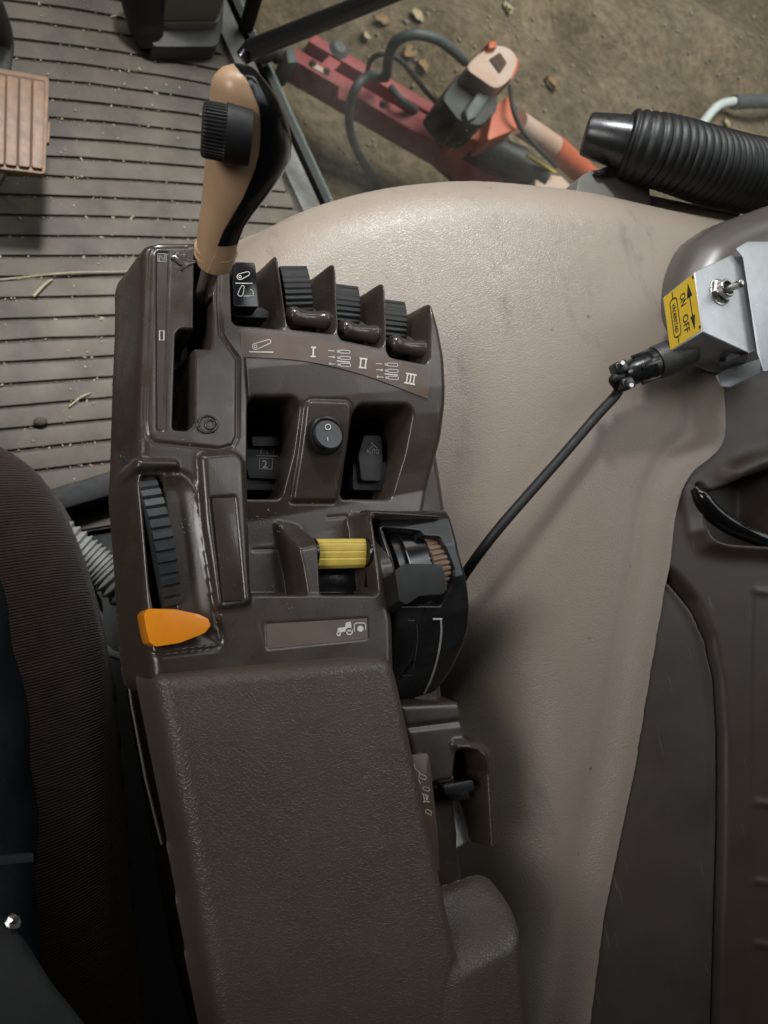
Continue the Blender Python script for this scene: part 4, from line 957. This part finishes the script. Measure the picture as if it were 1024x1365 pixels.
# ribbed tops and paddles in the three lever wells
for i, (tx, ty, lw) in enumerate(((q2(260, 95)[0], q2(260, 92)[1], 38), (q2(492, 158)[0], q2(492, 158)[1], 40), (q2(690, 222)[0], q2(690, 222)[1], 38))):
    sl = (0, 5, 5)[i]
    p0, p1 = P(tx + 1, ty, ZT - .001), P(tx + lw, ty + sl, ZT - .001)
    ux = Vector(p1 - p0).normalized(); w = np.linalg.norm(p1 - p0); dep = .040
    lever = thing('hydraulic_lever', ('first', 'second', 'third')[i] + ' hydraulic lever with brown saddle paddle, in the well above the numeral ' + ('I', 'II', 'III')[i], 'lever', (float(p0[0] + w / 2), float(p0[1] - .02), ZT - .034))
    prof = []; nr = 14; Ra = .040
    # curved ribbed drum: axis along ux
    a0, a1 = math.radians(80), math.radians(150)
    for k in range(nr * 4 + 1):
        an = a0 + (a1 - a0) * k / (nr * 4); r = Ra - (.0003 if k % 4 in (1, 2) else 0)
        prof.append((math.cos(an) * r, math.sin(an) * r))
    prof = prof + [(-.030, .000), (.004, .000)]
    fwd = Vector((0, 1, 0)); fwd = (fwd - ux * fwd.dot(ux)).normalized()
    oc = Vector(p0) + fwd * -.006 - Vector((0, 0, Ra + .005))
    pts = [oc + fwd * (u) + Vector((0, 0, v)) for u, v in prof]
    if i: pts = [Vector(p) + fwd * .004 - Vector((0, 0, .010)) for p in pts]
    from_bm('ribbed_drum', prism_bm([tuple(p) for p in pts], ux * w, .0003, 1), 'drum', lever, None, True, 25)
    pc = ((q2(281, 300), q2(456, 322)), (q2(491, 350), q2(654, 380)), (q2(691, 410), q2(848, 440)))[i]
    zP = ZT - .010
    e0, e1 = Vector(P(*pc[0], zP)), Vector(P(*pc[1], zP)); ax_ = (e1 - e0).normalized(); Lp = (e1 - e0).length
    path = []; rad = []
    for k in range(13):
        t = k / 12; path.append(tuple(e0.lerp(e1, t) + Vector((0, -.0006 * math.sin(math.pi * t), -.0012 * math.sin(math.pi * t)))))
        rad.append((.0074 - .0024 * math.sin(math.pi * t) ** .7) * (.55 if k in (0, 12) else .9 if k in (1, 11) else 1))
    tube('paddle', path, rad, 'paddle', lever, 18, None, 2, 60)
    m = e0.lerp(e1, .72)
    tube('stem', [tuple(m + Vector((0, .003, -.002))), tuple(m + Vector((.002, .010, -.012))), tuple(m + Vector((.002, .016, -.03)))], [.0022, .0022, .003], 'grey_dark', lever, 10)
    prism_px('well_shade_plate', [(pc[0][0] - 1, pc[0][1] - 8), (pc[1][0] - 2, pc[1][1] - 8), (pc[1][0], pc[1][1] + 9), (pc[0][0] + 2, pc[0][1] + 9)], ZT - .024, .006, 'void', lever, 0)  # black plate above the moulded bottom, stands in for shade in the well
# lower left rocker (2), lower right rocker (AUTO) --------------------------------
rk2 = prism_px('rocker_switch', [q2(120, 800), q2(262, 800), q2(258, 930), q2(248, 960), q2(128, 955), q2(112, 900)], ZT - .035, .02, 'black_matt', con, .0016, 3, rnd=3)
prism_px('rocker_nose', [q2(138, 788), q2(250, 790), q2(256, 812), q2(250, 828), q2(140, 826)], ZT - .0305, .012, 'black_matt', con, .0018, 4, rnd=3)
prism_px('rocker_frame', [q2(108, 930), q2(268, 935), q2(262, 1005), q2(108, 1002)], ZT - .038, .010, 'black_matt', con, .0012, 3, rnd=2)
z2 = ZT - .0348
icon(rk2, [[q2(155, 866), q2(242, 868)], [q2(168, 876), q2(222, 877), q2(218, 920), q2(168, 918), q2(168, 876)]], z2, .75, 'grey_print')
icon(rk2, [[q2(172, 858), q2(176, 838), q2(184, 838)], [q2(200, 860), q2(202, 838)], [q2(222, 860), q2(228, 840)]], z2, .7, 'grey_print')
print_obj('lettering', text_bm('2', q2(181, 914), (14, .3), (-.6, -14), z2, bold=.01), 'grey_print', rk2)
rk3 = prism_px('rocker_switch', [q2(588, 782), q2(658, 785), q2(664, 880), q2(656, 968), q2(578, 965), q2(566, 860)], ZT - .034, .014, 'black_matt', con, .0018, 3, rnd=4)
prism_px('rocker_frame', [q2(545, 880), q2(690, 890), q2(684, 1006), q2(545, 1003)], ZT - .040, .008, 'black_matt', con, .0012, 3, rnd=3)
z3 = ZT - .0338
icon(rk3, [[q2(614, 812), q2(640, 836)], [q2(629, 822), q2(610, 838)]], z3, .8, 'grey_print')
print_obj('lettering', text_bm('AUTO', q2(598, 857), (17, .3), (-.8, -8.5), z3, fit=1.0), 'grey_print', rk3)
# round rocker on the tongue
rc = Vector(P(*q2(440, 775), lambda x, y: cz(x, y) + .0045)); hbase = rc - Vector((0, 0, .0055)); tn = Vector((.0, -.16, 1)).normalized()
from_bm('round_switch_bezel', lathe_bm(hbase, tn, [(.0118, 0), (.0118, .003), (.0108, .0048), (.0098, .0052), (.0092, .0050), (.0090, .001)], 40), 'black', con, None, True, 30)
bm = lathe_bm(hbase, tn, [(.0086, .001), (.0086, .0072), (.0082, .0078), (.0001, .0079)], 40)
tx_, ty_, tz_ = frame_from(tn)
for v in bm.verts:
    q = v.co - hbase
    if q.dot(tn) > .005: v.co += tn * (q.dot(ty_) * -.28)
rsw = from_bm('round_rocker', bm, material('switch_grey', (.055, .058, .062), .30, nscale=80), con, None, True, 35)
def rsz(x, y): 
    q = Vector((x, y, 0)) - Vector((hbase.x, hbase.y, 0)); return hbase.z + .0079 + q.y * (.16 - .27) + .0002
print_obj('off_mark', stroke_bm([circle_px(q2(443, 751), 3.6, 16)], 1.0, rsz), 'white', rsw)
print_obj('on_mark', stroke_bm([[q2(441, 792), q2(443, 807)]], 1.0, rsz), 'white', rsw)
# printed tractor strip ------------------------------------------------------
ts = prism_px('tractor_strip', [q3(735, 859), (489.5, 824), (490.5, 851.5), q3(739, 972)], ZT - .0002, .0006, material('taupe_film', (.135, .100, .080), .42), con, .0001, 1, rnd=1.2)
zt_ = ZT - .0001
icon(ts, [circle_px(q4(318, 668), 4.0, 14), circle_px(q4(275, 678), 2.2, 10)], zt_, 1.9, name='wheel_print')['kind'] = 'stuff'
icon(ts, [], zt_, 1, name='tractor_print', fills=[[q4(303, 632), q4(324, 628), q4(328, 660), q4(330, 668), q4(300, 668), q4(286, 672), q4(268, 672), q4(272, 654), q4(300, 650)]])
icon(ts, [[q4(338, 668), q4(338, 640), q4(345, 634), q4(376, 634), q4(383, 640), q4(383, 662)]], zt_, 1.3, name='implement_print')
icon(ts, [], zt_, 1, name='rotor_print', fills=[circle_px(q4(362, 657), 4.2, 14)[:-1]])
# orange hand throttle ----------------------------------------------------------
oz = ZT + .010
olv = thing('throttle_lever', 'bright orange plastic throttle lever knob below the black thumbwheel', 'lever knob', tuple(P(225, 850, ZT - .006)))
opx = [(192, 818), (197, 811.5), (232, 812), (266, 819), (278, 825), (281, 834), (273, 844), (240, 857), (208, 862), (200, 857), (196, 842)]
prism_px('knob', opx, oz, .019, 'orange_knob', olv, .0055, 6, rnd=2.2, angle=80)
tube('lever_arm', [P(206, 840, oz - .008), P(206, 820, oz - .03)], .004, 'black', olv, 10)
# yellow lever -------------------------------------------------------------------
yl = thing('yellow_lever', 'yellow ribbed roller lever between black arms in the lower well', 'lever', tuple(P(455, 760, ZT - .026)))
yz = ZT - .006
a_, b_ = Vector(P(*q4(188, 322), yz)), Vector(P(*q4(388, 320), yz)); u_ = (b_ - a_).normalized(); f_ = Vector((0, 0, 1)).cross(u_).normalized()
prof = [(-.0105, -.012), (-.0112, -.0045), (-.0095, -.0022), (-.0062, -.0010), (-.0056, -.0014), (-.0050, -.0010), (-.0022, -.0002), (-.0016, -.0006), (-.0010, -.0001), (.0024, .0003), (.0030, -.0001), (.0036, .0002), (.0056, -.0006), (.0064, -.004), (.004, -.010)]
pts = [tuple(a_ + f_ * (v - .002) + Vector((0, 0, w))) for v, w in prof]
from_bm('roller', prism_bm(pts, u_ * (b_ - a_).length, .0007, 3), 'yellow_knob', yl, None, True, 28)
for c in (a_ - u_ * .0012, b_ + u_ * .0012):
    from_bm('roller_arm', lathe_bm(c - u_ * .0011 - f_ * .004 + Vector((0, 0, -.004)), u_, [(.0082, 0), (.0088, .0006), (.0088, .0018), (.0082, .0024)], 24), 'black_gloss', yl, None, True, 30)
from_bm('roller_arm_plate', box_bm(b_ + u_ * .0022 - f_ * .012 + Vector((0, 0, -.012)), u_, f_, (0, 0, 1), .002, .026, .014, .0008, 2), 'black_gloss', yl, None, True, 30)
prism_px('well_insert', [q4(185, 405), q4(380, 408), q4(405, 505), q4(195, 508)], ZT - .0245, .006, 'black', yl, .0006, 2)
# ================================================================== BLACK QUADRANT
qd = Relief(.170, .275, -.090, .075, .0006, ZT)
qo = [(495, 676), (597, 679), (606, 735), (624, 790), (634, 835), (634, 890), (624, 935), (612, 1000), (545, 1000), (533, 935), (524, 860), (520, 790), (508, 735)]
dq = qd.dist(qo, ZT - .010, .002)
yq = [wy(560, y, ZT - .01) for y in (1010, 960, 930, 880, 830, 780, 735, 700, 685, 674)]
hq = [-.060, -.056, -.040, -.021, -.010, -.004, -.003, -.006, -.010, -.016]
base_q = ZT + np.interp(qd.Y, yq, hq)
qd.H = base_q.copy(); t = np.clip(-dq, 0, .004)
qd.H += np.where(dq < 0, -.004 + np.sqrt(np.clip(.004 ** 2 - (.004 - t) ** 2, 0, None)), -.004 - 8 * dq)
win_ = qd.dist([q4(462, 248), q4(605, 268), q4(618, 288), q4(680, 292), q4(735, 420), q4(735, 470), q4(700, 560), q4(520, 560), q4(505, 420)], ZT - .004, .0008); qd.pocket(win_, base_q - .013, .0012, .001)
# concentric slide tracks with printed lines in the lower half
for pl_ in ([q4(588, 590), q4(590, 680), q4(578, 790), q4(560, 850)],): qd.line(pl_, ZT - .018, .0008, .0010)
qd.blur(1); qd.skirt(ZT - .10)
qb = qd.build('quadrant_housing', 'black', con)
def qz(x, y): return qd.at(x, y)
print_obj('scale_line', stroke_bm([catmull([q4(685, 620), q4(686, 680), q4(672, 770), q4(645, 860), q4(618, 918)], 8)], 2.6, qz, .0005), 'grey_print', qb)
print_obj('scale_tick', stroke_bm([[q4(652, 618), q4(690, 618)]], 2.4, qz, .0006), 'white', qb)
print_obj('scale_tick', stroke_bm([[q4(552, 624), q4(580, 624)]], 1.6, qz, .0006), 'faint_print', qb)
print_obj('scale_tick', stroke_bm([[q4(528, 846), q4(572, 844)]], 1.8, qz, .0006), 'faint_print', qb)
print_obj('scale_line', stroke_bm([catmull([q4(588, 640), q4(590, 700), q4(582, 770), q4(570, 830)], 6)], .8, qz, .0006), 'faint_print', qb)
# drums inside the quadrant
for nm, x0, x1, z_, mt in (('drum', 505, 545, ZT - .0105, 'black'), ('drum', 552, 650, ZT - .007, 'black_gloss')):
    p0, p1 = P(*q4(x0, 345), z_), P(*q4(x1, 345), z_); u_ = Vector(p1 - p0); Ra = .045
    pts = [(p0[0], p0[1] + math.sin(a) * Ra - .012, p0[2] + math.cos(a) * Ra - Ra) for a in np.linspace(.75, -1.0, 30)] + [(p0[0], p0[1], p0[2] - .04)]
    from_bm(nm, prism_bm(pts, (u_.x, 0, 0), .0005, 1), mt, con, None, True, 30)
# brown ribbed dial
p0, p1 = P(*q4(660, 380), ZT - .0045), P(*q4(722, 380), ZT - .0045); Ra = .026; n_ = 44; prof = []
for k in range(n_):
    a0 = 2 * math.pi * k / n_; da = 2 * math.pi / n_
    for f_, r in ((0, Ra - .0012), (.18, Ra), (.62, Ra), (.8, Ra - .0012)): prof.append((math.cos(a0 + da * f_) * r, math.sin(a0 + da * f_) * r))
pts = [(p0[0], p0[1] + u - .002, p0[2] - Ra + v) for u, v in prof]
from_bm('ribbed_dial', prism_bm(pts, (p1[0] - p0[0], 0, 0), .0002, 1), material('dial_brown', (.20, .125, .085), .45, nscale=120), con, None, True, 30)
# black grip of the hitch lever
hl = thing('hitch_lever', 'black angular thumb lever over the brown ribbed dial', 'lever', tuple(P(562, 800, ZT - .02)))
gz2 = ZT + .013
prism_px('grip', [q4(502, 425), q4(540, 395), q4(690, 398), q4(702, 440), q4(712, 500), q4(690, 520), q4(600, 525), q4(548, 560), q4(520, 545)], gz2, .016, 'black_matt', hl, .0025, 4, rnd=2, down=(-.002, -.004, -.017))
tube('lever_arm', [P(*q4(610, 480), gz2 - .008), P(*q4(610, 490), ZT - .02)], .005, 'black', hl, 10)
# ================================================================== REAR LEVER BAY
bay = Relief(.165, .285, -.185, -.055, .0007, .6)
BZt = ZT - .030
bay.H[:] = BZt
bo = [(530, 938), (614, 934), (622, 985), (648, 990), (660, 1005), (672, 1165), (684, 1200), (600, 1205), (575, 1100)]
dbay = bay.dist(bo, BZt, .003); t = np.clip(-dbay, 0, .003)
bay.H += np.where(dbay < 0, -.003 + np.sqrt(np.clip(.003 ** 2 - (.003 - t) ** 2, 0, None)), -.003 - 8 * dbay)
rm_ = bay.dist([q8(425, 296), q8(480, 292), q8(552, 340), q8(568, 420), q8(592, 790), q8(580, 830), q8(565, 800), q8(543, 420), q8(500, 350), q8(430, 320)], BZt + .006, .001); bay.boss(rm_, BZt + .006, .002, .002)
db2 = bay.dist([q8(320, 470), q8(410, 455), q8(425, 320), q8(500, 335), q8(545, 420), q8(566, 800), q8(576, 835), q8(385, 882), q8(352, 860)], BZt, .002)
sl_ = np.interp(bay.Y, [wy(620, 1170, BZt), wy(620, 1110, BZt), wy(620, 1060, BZt)], [-.014, -.024, -.034]); bay.pocket(db2, BZt + sl_, .0014, .0012)
bay.line([q8(185, 232), q8(445, 200)], BZt, .002, .0010)
bay.blur(4); bay.skirt(BZt - .05)
by = bay.build('lever_bay', 'console', con)
plt = prism_px('scale_plate', [q8(215, 348), q8(290, 338), q8(300, 352), q8(335, 660), q8(345, 850), q8(320, 850), q8(260, 600)], BZt + .0035, .004, 'strip', con, .0006, 2, rnd=2)
zb = BZt + .0036
numeral_ = []
icon(plt, [cap_out(q8(262, 438), 5, 2.6, 20), [q8(232, 382), q8(238, 405), q8(254, 418), q8(264, 432)]], zb, .8, 'white')
icon(plt, [cap_out(q8(278, 490), 5, 2.2, 20), [q8(252, 450), q8(262, 472)]], zb, .8, 'white')
icon(plt, [[q8(268, 514), q8(296, 522)], [q8(272, 548), q8(300, 548)], [q8(275, 516), q8(278, 547)], [q8(284, 518), q8(288, 547)], [q8(294, 520), q8(288, 547)]], zb, 1.2, 'white', 'numeral')
icon(plt, [cap_out(q8(290, 590), 4, 2.4, 30), [q8(296, 600), q8(310, 608)]], zb, .8, 'white')
bl = thing('small_black_lever', 'small black finger lever in the bay beside the armrest pad', 'lever', tuple(P(*q8(430, 520), BZt - .03)))
prism_px('finger_grip', [q8(358, 478), q8(488, 455), q8(498, 490), q8(480, 505), q8(372, 520)], BZt + .002, .008, 'black', bl, .002, 4, rnd=3)
prism_px('lever_stem', [q8(375, 500), q8(470, 485), q8(480, 540), q8(390, 550)], BZt - .006, .026, 'black', bl, .001, 2)
prism_px('lever_cover', [q8(320, 445), q8(408, 432), q8(412, 460), q8(322, 475)], BZt - .004, .01, 'black', bl, .001, 2)
# ================================================================== ARMREST PAD
ap = Relief(.045, .285, -.44, -.005, .0009, ZT)
po_ = [(203, 908), (212, 896), (508, 870), (522, 878), (530, 900), (568, 1075), (604, 1240), (720, 1800), (390, 1800), (318, 1500), (284, 1348), (245, 1113)]
AZ = ZT + .006
dp = ap.dist(po_, AZ - .004, .006)
def pillow(d, r, top, drop=7.0):
    t = np.clip(-d, 0, r); return np.where(d < 0, top - r + np.sqrt(np.clip(r * r - (r - t) ** 2, 0, None)), top - r - drop * d)
main = pillow(dp, .010, AZ)
so = [(580, 1195), (652, 1170), (672, 1180), (679, 1205), (676, 1250), (684, 1330), (700, 1500), (760, 1800), (500, 1800)]
ds = ap.dist(so, AZ - .02, .006)
lift_ = AZ - .024 * sst(wy(630, 1290), wy(630, 1205), ap.Y)
sidep = pillow(ds, .012, lift_)
ksm = .010; h_ = np.clip(.5 + .5 * (main - sidep) / ksm, 0, 1)
ap.H = sidep * (1 - h_) + main * h_ + ksm * h_ * (1 - h_) * .5 * (np.minimum(dp, ds) < .01)
ap.H += .0015 * np.exp(-((ap.X - .14) / .05) ** 2)
ap.blur(1); ap.skirt(ZT - .026)
ap.build('armrest_pad', 'pad', con)

# grains of dust and chaff lying in the valley of the console
bm = bmesh.new()
for k in range(70):
    cx_, cy_, sp = random.choice(((350, 690, 14), (375, 702, 12), (470, 690, 22), (360, 780, 16), (430, 668, 30), (380, 812, 28), (300, 820, 14), (455, 780, 12), (240, 700, 22), (250, 590, 30)))
    px, py = random.gauss(cx_, sp), random.gauss(cy_, sp * .35)
    p = Vector(P(px, py, cz)); r = random.uniform(.00018, .0004)
    mt = Matrix.Translation(p + Vector((0, 0, r * .4))) @ Matrix.Rotation(random.uniform(0, 6), 4, 'Z') @ Matrix.Diagonal((r * random.uniform(.8, 2.6), r, r * .6, 1))
    bmesh.ops.create_icosphere(bm, subdivisions=1, radius=1, matrix=mt)
o = from_bm('dust_crumbs', bm, 'grit', None, tuple(P(400, 690, ZT - .026))); o['kind'] = 'stuff'; tag(o, 'pale dust crumbs scattered on the brown console', 'dust')
# ================================================================== RANGE LEVER
lv = thing('range_lever', 'tall tan and black shift lever with a ribbed black side knob', 'shift lever', tuple(P(272, 420, ZT - .04)))
LT, LB = Vector(P(330, 95, .815)), Vector(P(283, 352, .728))
up_l = (LT - LB).normalized()
# outlines of the grip, in photo pixels, at heights rising evenly along the lever
rowsL = [(352, 263.5, 281, 306.5), (345, 262.5, 283.5, 309), (334, 263, 286, 311.5), (322, 264.5, 291, 314), (312, 265, 296, 316.5), (290, 268.5, 303, 325), (270, 271.5, 311, 337), (240, 275, 323, 358), (215, 276, 333, 376),
         (200, 276, 339, 383.5), (180, 277.5, 343.5, 385), (160, 281, 345, 381), (140, 284, 344.5, 373.5), (120, 285.5, 342.5, 363.5), (108, 289, 340, 354), (99, 296, 338, 346), (94, 305, 336, 341), (92, 314, 333, 336)]
bmA = bmesh.new(); bmB = bmesh.new(); ringsA = []; ringsB = []; nA, nB = 12, 10
view = Vector((0, 0, 1))
for (py, xl, xs, xr) in rowsL:
    t = (352 - py) / 260.0; z = .728 + (.815 - .728) * t
    l, s_, r = Vector(P(xl, py, z)), Vector(P(xs, py, z)), Vector(P(xr, py, z)); c = (l + r) / 2; u = (r - l); hw = u.length / 2; u.normalize()
    nrm_ = up_l.cross(u).normalized()
    if nrm_.dot(Vector(CAM) - c) < 0: nrm_ = -nrm_
    th = min(hw * 1.0, .0155) * (1.0 if py > 110 else .9)
    ss = max(-.9, min(.9, (s_ - c).dot(u) / hw - (.0042 / hw if py > 312 else .0056 / hw)))
    def sec(k): # -1..1 across -> depth
        return th * max(0, 1 - abs(k) ** 2.4) ** (1 / 2.0)
    A = [(-1 + (ss + 1) * i / nA) for i in range(nA + 1)]; Bk = [(ss + (1 - ss) * i / nB) for i in range(nB + 1)]
    # ease the spacing towards the rim
    A = [-1 + (ss + 1) * (1 - math.cos(math.pi / 2 * i / nA)) for i in range(nA + 1)]
    Bk = [ss + (1 - ss) * math.sin(math.pi / 2 * i / nB) for i in range(nB + 1)]
    fA = [bmA.verts.new(c + u * (k * hw) + nrm_ * sec(k)) for k in A]; gA = [bmA.verts.new(c + u * (k * hw) - nrm_ * sec(k)) for k in reversed(A[1:])]
    o_ = .0003
    fB = [bmB.verts.new(c + u * (k * (hw + o_)) + nrm_ * (sec(k) + o_)) for k in Bk]; gB = [bmB.verts.new(c + u * (k * (hw + o_)) - nrm_ * (sec(k) + o_)) for k in reversed(Bk[:-1])]
    ringsA.append(fA + gA); ringsB.append(fB + gB)
black_rows = set(range(4, len(rowsL)))
for rings, bm_, closed in ((ringsA, bmA, True), (ringsB, bmB, True)):
    for i in range(len(rings) - 1):
        n = len(rings[i])
        for k in range(n): bm_.faces.new((rings[i][k], rings[i][(k + 1) % n], rings[i + 1][(k + 1) % n], rings[i + 1][k]))
    bm_.faces.new(rings[0]); bm_.faces.new(list(reversed(rings[-1])))
grip = from_bm('grip_shell', bmA, 'tan', lv, None, True, 65)
# lower right corner of the grip is tan, above it the black half begins
bmB.verts.ensure_lookup_table()
gb = from_bm('grip_back', bmB, 'black_gloss', lv, None, True, 65)
gb.data.materials.append(M['tan'])
per = len(ringsB[0])
for i, p in enumerate(gb.data.polygons):
    row = i // per
    if row < 4: p.material_index = 1
tube('seam_line', [P(281, 352, .731), P(287, 334, .737), P(297, 311, .745)], .0005, 'void', lv, 6)
for k, (py, xl, xr) in enumerate(((345, 263, 309), (336, 263.5, 312))):
    t = (352 - py) / 260.0; z = .728 + .087 * t
    l, r = Vector(P(xl, py - 3, z)), Vector(P(xr, py - 4, z)); c = (l + r) / 2; u = (r - l) / 2; n_ = up_l.cross(u.normalized()).normalized(); th = min(u.length, .0155)
    path = [tuple(c + u * math.cos(a) * 1.02 + n_ * math.sin(a) * th * 1.05) for a in np.linspace(0, 2 * math.pi, 33)]
    tube('grip_ring', path, .0011, 'tan', lv, 8)
tube('steel_shaft', [P(285, 345, .732), P(277, 375, .712), P(268, 402, .690), P(262, 420, .66)], [.0050, .0047, .0046, .0046], 'chrome', lv, 20)
# side knob
k0 = Vector(P(303, 178, .800)); k1 = Vector(P(270, 172, .7980)); kx = (k1 - k0).normalized(); Lk = (k1 - k0).length
bm = bmesh.new(); nR = 44; prof2 = [(.0118, -.010, 0), (.0126, -.005, 0), (.0126, .001, 0), (.0118, .0012, 0), (.0118, .002, 1), (.0116, Lk - .0012, 1), (.0108, Lk, 0), (.0095, Lk + .0003, 0), (.0001, Lk + .0002, 0)]
X_, Y_, Z_ = frame_from(kx, (0, 0, 1)); rings = []
for r, h, rib in prof2:
    rings.append([bm.verts.new(k0 + Z_ * h + (X_ * math.cos(a) + Y_ * math.sin(a)) * (r - (.0009 if rib and k % 4 >= 2 else 0))) for k, a in enumerate([2 * math.pi * k / (nR * 4) for k in range(nR * 4)])])
for i in range(len(rings) - 1):
    n = len(rings[i])
    for k in range(n): bm.faces.new((rings[i][k], rings[i][(k + 1) % n], rings[i + 1][(k + 1) % n], rings[i + 1][k]))
bm.faces.new(list(reversed(rings[0]))); bm.faces.new(rings[-1])
from_bm('side_knob', bm, 'black_matt', lv, None, True, 30)
# ================================================================== SEAT, PERSON, UNDERFLOOR PARTS
seat = thing('driver_seat', 'dark brown knitted seat cushion on the floor side of the console', 'seat', (-.12, -.1, .25))
sr_ = Relief(-.60, .13, -.75, .26, .004, .5)
SZ = .50
ds = sr_.dist([(-300, 540), (-20, 565), (62, 615), (112, 720), (140, 830), (158, 960), (200, 1450), (240, 1900), (-900, 2200), (-900, 700)], SZ - .03, .05); t = np.clip(-ds, 0, .07)
sr_.H = np.where(ds < 0, SZ - .07 + np.sqrt(np.clip(.07 ** 2 - (.07 - t) ** 2, 0, None)), SZ - .07 - 6 * ds)
sr_.blur(1); sr_.skirt(SZ - .22)
sr_.build('cushion', 'seat', seat)
tube('seat_base', [(-.12, -.12, .30), (-.12, -.12, .15), (-.12, -.12, 0)], [.16, .15, .18], 'black_matt', seat, 24)
pr = thing('person', 'person seated in dark blue jeans and a dark grey jacket', 'person', (-.10, -.2, .50))
thigh = [P(-235, 560, .60), P(-212, 700, .60), P(-188, 850, .595), P(-174, 1000, .59), P(-176, 1150, .585), P(-200, 1400, .58)]
rr_ = [.060, .066, .073, .078, .082, .088]
knee = thigh[0] + np.array([-.01, .10, -.04])
bm = tube_bm(catmull([knee + np.array([0, .02, -.50]), knee + np.array([0, .03, -.25])] + [knee] + thigh, 10), list(np.interp(np.linspace(0, 8, 81), range(9), [.045, .052, .060] + rr_)), 36)
for v in bm.verts:
    v.co += Vector((math.sin(v.co.y * 90 + v.co.z * 60), 0, math.sin(v.co.y * 130 + 1.3 * v.co.x * 80))) * .0014
from_bm('trousers', bm, 'jeans', pr, None, True, 80)
jk = [P(-60, 1225, .70), P(8, 1232, .70), P(34, 1252, .70), P(75, 1318, .70), P(112, 1362, .70), P(150, 1420, .70), P(-60, 1450, .70)]
bm = prism_bm([tuple(p) for p in jk], (-.01, 0, -.06), .010, 5)
from_bm('jacket_hem', bm, 'jacket', pr, None, True, 80)
bm = bmesh.new(); bmesh.ops.create_icosphere(bm, subdivisions=2, radius=.0028, matrix=Matrix.Translation(Vector(P(17, 1231, .706))) @ Matrix.Diagonal((1.0, 1.4, .7, 1)))
for v in bm.verts: v.co += Vector((random.uniform(-1, 1), random.uniform(-1, 1), random.uniform(-1, 1))) * .0005
from_bm('zip_pull', bm, 'screw', pr, None, False)
tx0 = np.array(thigh[-1]) + np.array([-.14, -.06, 0])
tube('jacket_body', [tx0 + np.array([0, 0, -.10]), tx0 + np.array([0, -.01, .1]), tx0 + np.array([0, -.03, .3]), tx0 + np.array([0, -.04, .5]), tx0 + np.array([0, -.04, .60])], [.15, .16, .17, .17, .08], 'jacket', pr, 28, None, 5)
prism_px('hem_seam', [(-60, 1145), (45, 1138), (46, 1150), (-60, 1160)], .672, .004, 'jeans', pr, .001, 2)
rail = thing('seat_rail', 'black steel rail crossing the floor under the seat', 'rail', tuple(P(110, 660, 0)))
ra, rb2, rc2, rd = [P(*q, .05) for q in ((40, 660), (200, 612), (200, 645), (40, 692))]
from_bm('bar', prism_bm([tuple(p) for p in (ra, rb2, rc2, rd)], (0, 0, -.05), .004, 2), 'floor', rail, None, True, 40)
cn = thing('grey_conduit', 'grey ribbed conduit hose emerging beside the seat cushion', 'conduit', tuple(P(130, 765, .2)))
cl = catmull([P(60, 700, .30), P(104, 732, .30), P(132, 755, .30), P(160, 782, .30), P(230, 850, .29)], 50); N_ = 300
path = [np.array([np.interp(s, np.linspace(0, 1, len(cl)), [c[k] for c in cl]) for k in range(3)]) for s in np.linspace(0, 1, N_)]
ln = sum(np.linalg.norm(path[i + 1] - path[i]) for i in range(N_ - 1))
from_bm('ribbed_tube', tube_bm(path, [.017 + .0016 * math.sin(2 * math.pi * i / N_ * ln / .0085) for i in range(N_)], 28), 'conduit', cn, None, True, 80)
tube('loop_wire', [P(110, 790, .28), P(130, 800, .28), P(134, 850, .28), P(150, 872, .28), P(190, 880, .28)], .004, 'conduit', cn, 10, None, 6)
